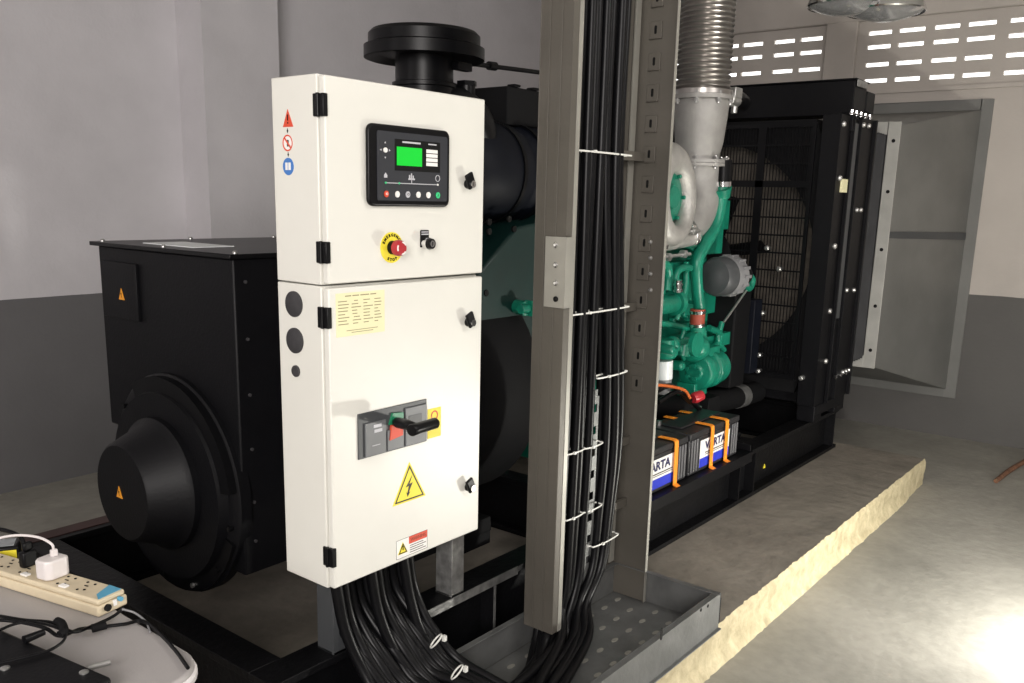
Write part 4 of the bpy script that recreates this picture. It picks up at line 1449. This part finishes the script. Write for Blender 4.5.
# ================================================================== CABLES
def cable(xl, yl, xc, yc_, r, k):
    rnd = random.Random(k * 7 + 3)
    j = lambda s: rnd.uniform(-s, s)
    low = .17 + r + .004 + (.028 if k % 2 else 0) + (.022 if k % 3 == 0 else 0)
    off = xl - 2.12
    sp = (xl - 2.25) * .30
    y_t = 1.235 + (k * .731 % 1) * .27
    kb = .45 + (xl - 2.1) * 3.4
    sh = .075 if xl > 2.34 else 0
    fr = k * .731 % 1
    e = xl - 2.13
    y_t, y_c = 1.47 - .42 * e + (fr - .5) * .04, 1.25 + fr * .16
    pts = [(xl, yl, 3.5), (xl + j(.002), yl, 2.4), (xl + j(.004), yl, 1.75), (xl + sh * .5 + j(.006), yl + j(.004), 1.3), (xl + sh + j(.004), yl, .85),
           (xl + sh * .95 - .08 * e, yl, .56), (xl + sh * .9 - .004 - .18 * e, yl - .002, .38), (xl + sh * .7 - .022 - .42 * e, yl * .92 + y_t * .08, low + .07),
           (xl - .10 - .38 * e, yl * .45 + y_t * .55, low + .012), (xl - .26 - e * .8, y_t * .7 + y_c * .3, low),
           (xc + .15 + j(.01), y_c, low + .005), (xc + .10, 1.43, low + .05), (xc + .068 + j(.006), 1.55, .305), (xc + .04 + j(.006), 1.615, .39), (xc + .018, yc_ - .01, .50), (xc, yc_, .63)]
    MB().tube(pts, r, n=12, res=7).build('power_cable', 'cable_black', label='thick black power cable from the ladder through the tray up into the white cabinet', cat='cable', group='black power cables', loc=(xl, yl, .17))
xs = [2.125 + .0, 2.157, 2.19, 2.222, 2.255, 2.288, 2.322, 2.352]
xs = [2.118 + i * .0405 for i in range(8)]
for i, x in enumerate(xs):
    cable(x + .03, 1.505 + (.006 if i % 2 else -.004), 1.385 + i * .040, 1.655 + (i % 3) * .022, .0142 if i % 3 else .0158, i)
for i in range(9):
    cable(2.132 + i * .0375, 1.540, 1.41 + i * .032, 1.72, .0145, i + 10)

def tie(xa, xb, z, lab, y0=1.486, y1=1.522, tilt=0, grp='white cable ties on the ladder cables'):
    mb = MB()
    pts = [(xa, y0 + .006, z), ((xa + xb) / 2, y0 - .0, z + tilt / 2), (xb, y0 + .006, z + tilt), (xb + .004, (y0 + y1) / 2, z + tilt), (xb, y1, z + tilt), (xa, y1, z), (xa - .004, (y0 + y1) / 2, z)]
    mb.tube(pts, .0016, n=8, res=4, closed=True, flat=.0028)
    mb.box((xa + .25 * (xb - xa), y0 - .005, z - .003 + tilt / 4), (xa + .25 * (xb - xa) + .009, y0 + .002, z + .005 + tilt / 4))
    mb.build('cable_tie', 'cable_tie', label=lab, cat='cable tie', group=grp)
def TX(px, py): return at(px, py, 'y', 1.487)
def mktie(pa, pb, py, lab, dy=0):
    a, b = TX(pa, py), TX(pb, py + dy)
    tie(a.x, b.x, (a.z + b.z) / 2, lab)
mktie(580, 632, 153, 'white cable tie round all the ladder cables, level with the controller screen')
mktie(574, 629, 311, 'white cable tie round all the ladder cables, level with the splice plate')
mktie(601, 628, 375, 'white cable tie round the right-hand bundle, below the splice plate')
mktie(569, 586, 452, 'upper white cable tie round the left-hand bundle')
mktie(588, 604, 446, 'upper white cable tie round the middle bundle')
mktie(568, 585, 517, 'lower white cable tie round the left-hand bundle')
mktie(586, 603, 509, 'lower white cable tie round the middle bundle')
mktie(596, 619, 541, 'white cable tie round the right-hand bundle near the ladder foot')
def tie_at(px, py, y, w, lab):
    c = at(px, py, 'y', y)
    d_ = Vector((.45, -.55, -.75)).normalized()
    u_ = d_.cross(Vector((-.3, -.7, .6))).normalized()
    v_ = d_.cross(u_)
    pts = [c + u_ * (math.cos(t_) * w) + v_ * (math.sin(t_) * w * .7) for t_ in [2 * PI * k / 10 for k in range(10)]]
    MB().tube(pts, .0025, n=8, res=3, closed=True).box(c + Vector((w * .7, -w * .7, -.004)), c + Vector((w * .7 + .01, -w * .7 + .01, .012))).build('cable_tie', 'cable_tie', label=lab, cat='cable tie', group='white cable ties below the cabinet')
tie_at(436, 641, 1.57, .024, 'upper white cable tie on the cables dropping from the cabinet')
tie_at(457, 672, 1.47, .024, 'lower white cable tie on the cables dropping from the cabinet')

# ================================================================== TABLE WITH CLUTTER
ZTB = .75
tb = thing('folding_table', 'pale grey plastic folding table with rounded corner, bottom left of the photo', 'table', (.42, 1.9, 0))
def corner_poly(x0, y0, x1, y1, r):
    return rrect(x0, y0, x1, y1, r, 8)
mb = MB()
mb.prism(corner_poly(-.05, 1.335, .826, 2.55, .085), 'z', ZTB - .035, ZTB)
mb.build('table_top', 'table_plastic', tb, bevel=.006, seg=3)
mb = MB()
mb.prism(corner_poly(-.055, 1.330, .831, 2.555, .09), 'z', ZTB - .030, ZTB - .010)
mb.build('rim', 'table_rim', tb, bevel=.006)
for x_ in (.06, .70):
    for y_ in (1.45, 2.4):
        MB().cyl((x_, y_, 0), (x_, y_, ZTB - .035), .014, n=14).build('leg', 'tray_steel', tb)
# power strip
ps = thing('power_strip', 'cream multi-socket power strip with blue end label lying on the table edge', 'power strip', (.80, 1.93, ZTB))
c_end0, c_end1 = at(127, 588, 'z', ZTB + .035), at(95, 607, 'z', ZTB + .035)
e0 = Vector((.849, 1.665, 0)); e1 = Vector((.775, 1.640, 0))
dirL = (Vector(at(0, 553, 'z', .785)) - Vector(at(127, 590, 'z', .785))); dirL.z = 0; dirL.normalize()
ux = dirL
uy = Vector((-ux.y, ux.x, 0))
uy = -uy if uy.x > 0 else uy
o_ = at(127, 589, 'z', .785); o_.z = ZTB
Wd = (at(98, 604, 'z', .785) - at(127, 589, 'z', .785)).length
Wd = .072
Mst = Matrix(((ux.x, uy.x, 0, o_.x), (ux.y, uy.y, 0, o_.y), (0, 0, 1, ZTB), (0, 0, 0, 1)))
Ls = .55
mb = MB()
mb.box((0, 0, .001), (Ls, Wd, .024), Mst).box((.003, .003, .024), (Ls - .003, Wd - .003, .036), Mst)
mb.build('body', 'strip_cream', ps, bevel=.004)
mb = MB()
for k in range(8):
    cx_ = .085 + k * .060
    for (dx, dy) in ((-.012, .018), (.010, .018), (-.014, .046), (.0, .052)):
        mb.cyl(Mst @ Vector((cx_ + dx, dy, .0362)), Mst @ Vector((cx_ + dx, dy, .0372)), .0030, n=8)
    mb.box((cx_ - .007, .030, .0362), (cx_ + .003, .033, .037), Mst)
mb.build('socket_holes', 'ink_black', ps)
mb = MB()
for k in range(4):
    cx_ = .12 + k * .12
    mb.box((cx_ - .010, .050, .0362), (cx_ + .010, .062, .0405), Mst)
mb.build('switches', 'label_white', ps, bevel=.001)
MB().prism([(.006, .012), (.022, .006), (.062, .006), (.030, .062), (.010, .066)], 'z', 0, .001).bm.free()
mb = MB()
pl = [(.008, .008), (.045, .006), (.030, .050), (.008, .064)]
v0 = [mb.bm.verts.new(Mst @ Vector((a_, b_, .0362))) for a_, b_ in pl]
v1 = [mb.bm.verts.new(Mst @ Vector((a_, b_, .0372))) for a_, b_ in pl]
mb._f(v0); mb._f(v1)
for k in range(4):
    mb._f([v0[k], v0[(k + 1) % 4], v1[(k + 1) % 4], v1[k]])
mb.build('blue_label', 'strip_blue', ps, label='blue label at the end')
mb = MB()
mb.cyl(Mst @ Vector((-.001, .052, .016)), Mst @ Vector((-.006, .052, .016)), .0075, n=14)
mb.build('cable_gland', 'ink_black', ps)
mb = MB()
mb.cyl(Mst @ Vector((.002, .020, .022)), Mst @ Vector((-.006, .020, .022)), .005, n=12)
mb.build('cable_gland', 'strip_blue', ps)
mb = MB()
mb.box((-.002, .028, .012), (.002, .036, .024), Mst)
mb.build('cord_slot', 'label_white', ps)
# white charger plugged in
q = at(40, 581, 'z', ZTB + .037)
wc = thing('wall_charger', 'white plug-in charger standing on the power strip', 'charger', (q.x, q.y, ZTB + .038))
li = Mst.inverted() @ Vector((q.x, q.y, ZTB + .037))
mb = MB()
s_ = li.x
hx0 = .030
mb.prism(rrect(s_ - .016, .004, s_ + .022, .058, .008), 'z', 0, .001).bm.free()
mb = MB()
pts_ = [(s_ - .020, .006), (s_ + .016, .006), (s_ + .022, .014), (s_ + .022, .050), (s_ + .014, .060), (s_ - .014, .060), (s_ - .024, .050), (s_ - .026, .014)]
lo_ = [mb.bm.verts.new(Mst @ Vector((a_, b_, .0375))) for a_, b_ in pts_]
hi_ = [mb.bm.verts.new(Mst @ Vector((a_ * 1.0, b_, .080))) for a_, b_ in pts_]
mb._f(lo_); mb._f(hi_)
for k in range(8):
    mb._f([lo_[k], lo_[(k + 1) % 8], hi_[(k + 1) % 8], hi_[k]])
mb.build('charger_body', 'plug_white', wc, bevel=.004, seg=3)
top = Mst @ Vector((s_ - .002, .026, .080))
MB().box(top + Vector((-.007, -.005, 0)), top + Vector((.007, .005, .016))).build('cable_plug', 'plug_white', wc, bevel=.002)
mb = MB()
p1 = at(54, 545, 'y', top.y + .0)
mb.tube([top + Vector((0, 0, .014)), top + Vector((-.004, .0, .030)), top + Vector((-.020, .03, .042)), top + Vector((-.05, .08, .040)), top + Vector((-.09, .13, .02)), top + Vector((-.15, .2, -.03)), top + Vector((-.22, .26, -.0725))], .0028, n=8)
mb.build('charger_cable', 'plug_white', label='thin white cable arching from the white charger', cat='cable')
# black plug beside it
q = at(30, 566, 'z', ZTB + .038)
bp = thing('power_plug', 'black mains plug in the power strip beside the white charger', 'plug', (q.x, q.y, ZTB + .038))
li2 = Mst.inverted() @ Vector((q.x, q.y, ZTB + .038))
mb = MB()
mb.box((li2.x - .006, .006, .0372), (li2.x + .014, .04, .074), Mst).box((li2.x - .003, .012, .074), (li2.x + .010, .034, .094), Mst)
mb.build('plug_body', 'black_satin', bp, bevel=.005)
st = Mst @ Vector((li2.x + .004, .028, .088))
mb = MB()
mb.tube([st, st + Vector((-.005, .02, .02)), st + Vector((-.03, .08, .025)), st + Vector((-.07, .14, .0)), st + Vector((-.12, .18, -.05)), st + Vector((-.2, .2, -.083))], .0048, n=8)
mb.build('mains_cord', 'cable_black', bp)
# glass-grey adapter with yellow label behind
q = at(25, 553, 'z', ZTB)
ad = thing('power_adapter', 'dark adapter block with yellow label behind the power strip', 'adapter', (q.x, q.y, ZTB))
mb = MB()
Ma = Matrix.Translation((.835, 2.02, ZTB)) @ Matrix.Rotation(math.radians(100), 4, 'Z')
Ma = Matrix.Translation((.775, 2.13, ZTB)) @ Matrix.Rotation(math.radians(-30), 4, 'Z')
mb.box((-.06, -.03, .001), (.05, .03, .038), Ma)
mb.build('adapter_body', 'black_satin', ad, bevel=.006)
MB().box((.008, -.0305, .006), (.045, -.0315, .030), Ma).build('yellow_label', 'label_yellow', ad)
MB().box((-.05, -.024, .038), (.04, .024, .0395), Ma).build('foil_cover', 'bottle_grey', ad, bevel=.001)
# pale box at far left behind
mb = MB()
Mb = Matrix.Translation((.66, 2.36, ZTB)) @ Matrix.Rotation(math.radians(25), 4, 'Z')
mb.box((-.09, -.12, .001), (.07, .12, .055), Mb)
lc = thing('laptop_case', 'pale grey case with black edging at the far end of the table', 'case', (.66, 2.36, ZTB))
mb.build('case_body', 'table_plastic', lc, bevel=.006)
mb = MB()
mb.tube([Mb @ Vector((.072, -.12, .05)), Mb @ Vector((.074, 0, .052)), Mb @ Vector((.072, .12, .05))], .009, n=10)
mb.tube([Mb @ Vector((.072, -.12, .05)), Mb @ Vector((.076, -.125, .02)), Mb @ Vector((.06, -.13, .006))], .009, n=10)
mb.build('black_edging', 'black_matt', lc)

# black metal enclosure at the near left of the table
bx = thing('metal_enclosure', 'flat black metal enclosure with screws lying on the table', 'enclosure', (.4, 1.45, ZTB))
A0, B0, C0 = at(0, 628, 'z', .79), at(112, 677, 'z', .79), None
dA = (A0 - B0); dA.z = 0; dA.normalize()
nA = Vector((-dA.y, dA.x, 0)); nA = nA if nA.x < 0 else -nA
Mx = Matrix(((dA.x, nA.x, 0, B0.x), (dA.y, nA.y, 0, B0.y), (0, 0, 1, 0), (0, 0, 0, 1)))
mb = MB()
mb.box((0, 0, ZTB + .001), (.42, .26, .79), Mx)
mb.build('enclosure_body', 'black_coat', bx, bevel=.006)
for px, py in ((5, 668), (84, 672)):
    q = at(px, py, 'z', .791)
    MB().lathe([(.008, 0), (.008, .002), (.004, .004), (0, .004)], (q.x, q.y, .790), (0, 0, 1), 14).build('screw', 'zinc', bx)
MB().cyl(at(88, 668, 'z', .775), at(110, 662, 'z', .775), .0055, n=14).build('screwdriver_shaft', 'zinc', label='short bright metal rod sticking out beside the black enclosure', cat='rod')
# leads across the table
def lead(pxs, z, r, lab, name='signal_cable', m='cable_black'):
    zs = z if isinstance(z, (list, tuple)) else [z] * len(pxs)
    MB().tube([at(px, py, 'z', zz) for (px, py), zz in zip(pxs, zs)], r, n=8).build(name, m, label=lab, cat='cable')
lead([(0, 616), (25, 620), (50, 622), (62, 627), (75, 632), (92, 626), (112, 617), (124, 608)], [.80, .80, .798, .79, .77, .762, .762, .775], .0032, 'black cable curving from the table edge to the end of the power strip')
lead([(0, 620), (20, 622), (45, 628), (60, 636), (80, 629), (100, 627), (125, 624), (142, 621), (158, 632), (175, 650), (188, 668)], [.802, .80, .797, .775, .762, .760, .758, .757, .757, .757, .757], .0036, 'black cable with ferrite core running off over the table corner')
lead([(0, 630), (15, 624), (35, 622), (62, 630), (64, 640), (50, 650), (30, 656), (0, 663)], [.80, .80, .80, .80, .797, .795, .795, .795], .0028, 'thin black cable looped on top of the black enclosure')
lead([(122, 609), (135, 613), (146, 622), (150, 632)], [.775, .765, .756, .756], .0022, 'thin grey-blue wire leaving the end of the power strip', m='filter_grey')
MB().cyl(at(92, 628.5, 'z', .764), at(106, 625, 'z', .764), .0085, n=14).build('ferrite_core', 'black_matt', label='black cylindrical ferrite core clipped on the cable near the power strip', cat='ferrite core')
mb = MB()
mb.tube([at(57, 621, 'z', .803), at(62, 624, 'z', .803), at(64, 631, 'z', .803), at(60, 635, 'z', .80)], .008, n=10)
mb.build('cable_knot', 'black_matt', label='black knot of cable gathered beside the black enclosure corner', cat='cable knot')
mb = MB()
a, b = at(24, 640, 'z', .797), at(44, 632, 'z', .797)
mb.cyl(a, b, .008, .006, n=12)
mb.build('cable_connector', 'black_satin', label='black connector lying on the black enclosure', cat='connector')

# ================================================================== HANGING LAMPS
def dome(cx, cy, zb_, r, lab):
    L = thing('pendant_lamp', lab, 'lamp', (cx, cy, zb_), 'bright metal pendant lamps near the far wall')
    MB().lathe([(r, 0), (r * 1.03, .006), (r * 1.02, .012), (r * .93, .05), (r * .75, .11), (r * .45, .19), (r * .25, .23), (r * .22, .36), (0, .37)], (cx, cy, zb_), (0, 0, 1), 44, caps=False).build('reflector', 'chrome', L)
    MB().lathe([(0, -.035), (r * .4, -.030), (r * .75, -.012), (r * .97, .006)], (cx, cy, zb_), (0, 0, 1), 44, caps=False).build('glass_cover', 'lamp_glass', L)
    MB().cyl((cx, cy, zb_ + .36), (cx, cy, 3.5), .01, n=10).build('stem', 'zinc', L)
q1 = at(846, -8, 'x', 4.4)
dome(4.4, q1.y, 2.515, .165, 'bright metal pendant lamp nearer the exhaust bellows, cut by the photo edge')
q2 = at(884, 2, 'x', 4.55)
dome(4.55, q2.y - .01, 2.50, .175, 'bright metal pendant lamp, the right one of two')

# stick on the floor at the right
a, b = at(996, 481, 'z', .014), at(1030, 459, 'z', .014)
MB().tube([a, (a + b) / 2 + Vector((0, .01, .002)), b + (b - a) * .3], [.014, .016, .015], n=10).build('pipe_offcut', 'rust', label='short rusty brown pipe lying on the floor at the right edge', cat='pipe')

# ================================================================== LIGHT
def area(name, loc, target, size, power, col=(1, 1, 1), sy=None):
    l = bpy.data.lights.new(name, 'AREA')
    l.energy = power
    l.size = size
    if sy:
        l.shape = 'RECTANGLE'
        l.size_y = sy
    l.color = col
    o = bpy.data.objects.new(name, l)
    COL.objects.link(o)
    o.location = loc
    o.rotation_euler = (Vector(target) - Vector(loc)).to_track_quat('-Z', 'Y').to_euler()
    return o
sp = bpy.data.lights.new('work_lamp', 'POINT')
sp.energy = 108
sp.shadow_soft_size = .05
sp.color = (1, .975, .90)
so = bpy.data.objects.new('work_lamp', sp)
COL.objects.link(so)
so.location = (3.66, -.05, .26)
so.rotation_euler = (Vector((2.2, 1.62, 1.5)) - so.location).to_track_quat('-Z', 'Y').to_euler()
area('rear_left_fill', (-2.2, -1.2, 2.2), (2.4, 2.6, 1.0), 1.8, 225, (1, .95, .92), 2.0)  # broad soft light from an unseen source behind the camera's left
area('side_fill', (-2.6, 3.2, 2.3), (2.4, 3.2, 1.2), 1.2, 12, (1, .95, .93), 1.2)  # weak unseen fill added for faces turned to the left
area('overhead_fill', (2.8, -1.0, 3.0), (3.1, .9, 0), 1.0, 36, (1, .96, .92))  # unseen overhead fill added to brighten slab top and floor

w = bpy.data.worlds.new('daylight')
scn.world = w
w.use_nodes = True
w.node_tree.nodes['Background'].inputs[0].default_value = (1, .99, .96, 1)
w.node_tree.nodes['Background'].inputs[1].default_value = 2.5

scn.view_settings.view_transform = 'Standard'
scn.view_settings.look = 'None'
scn.view_settings.gamma = 1
scn.view_settings.exposure = 0
scn.view_settings.use_curve_mapping = False
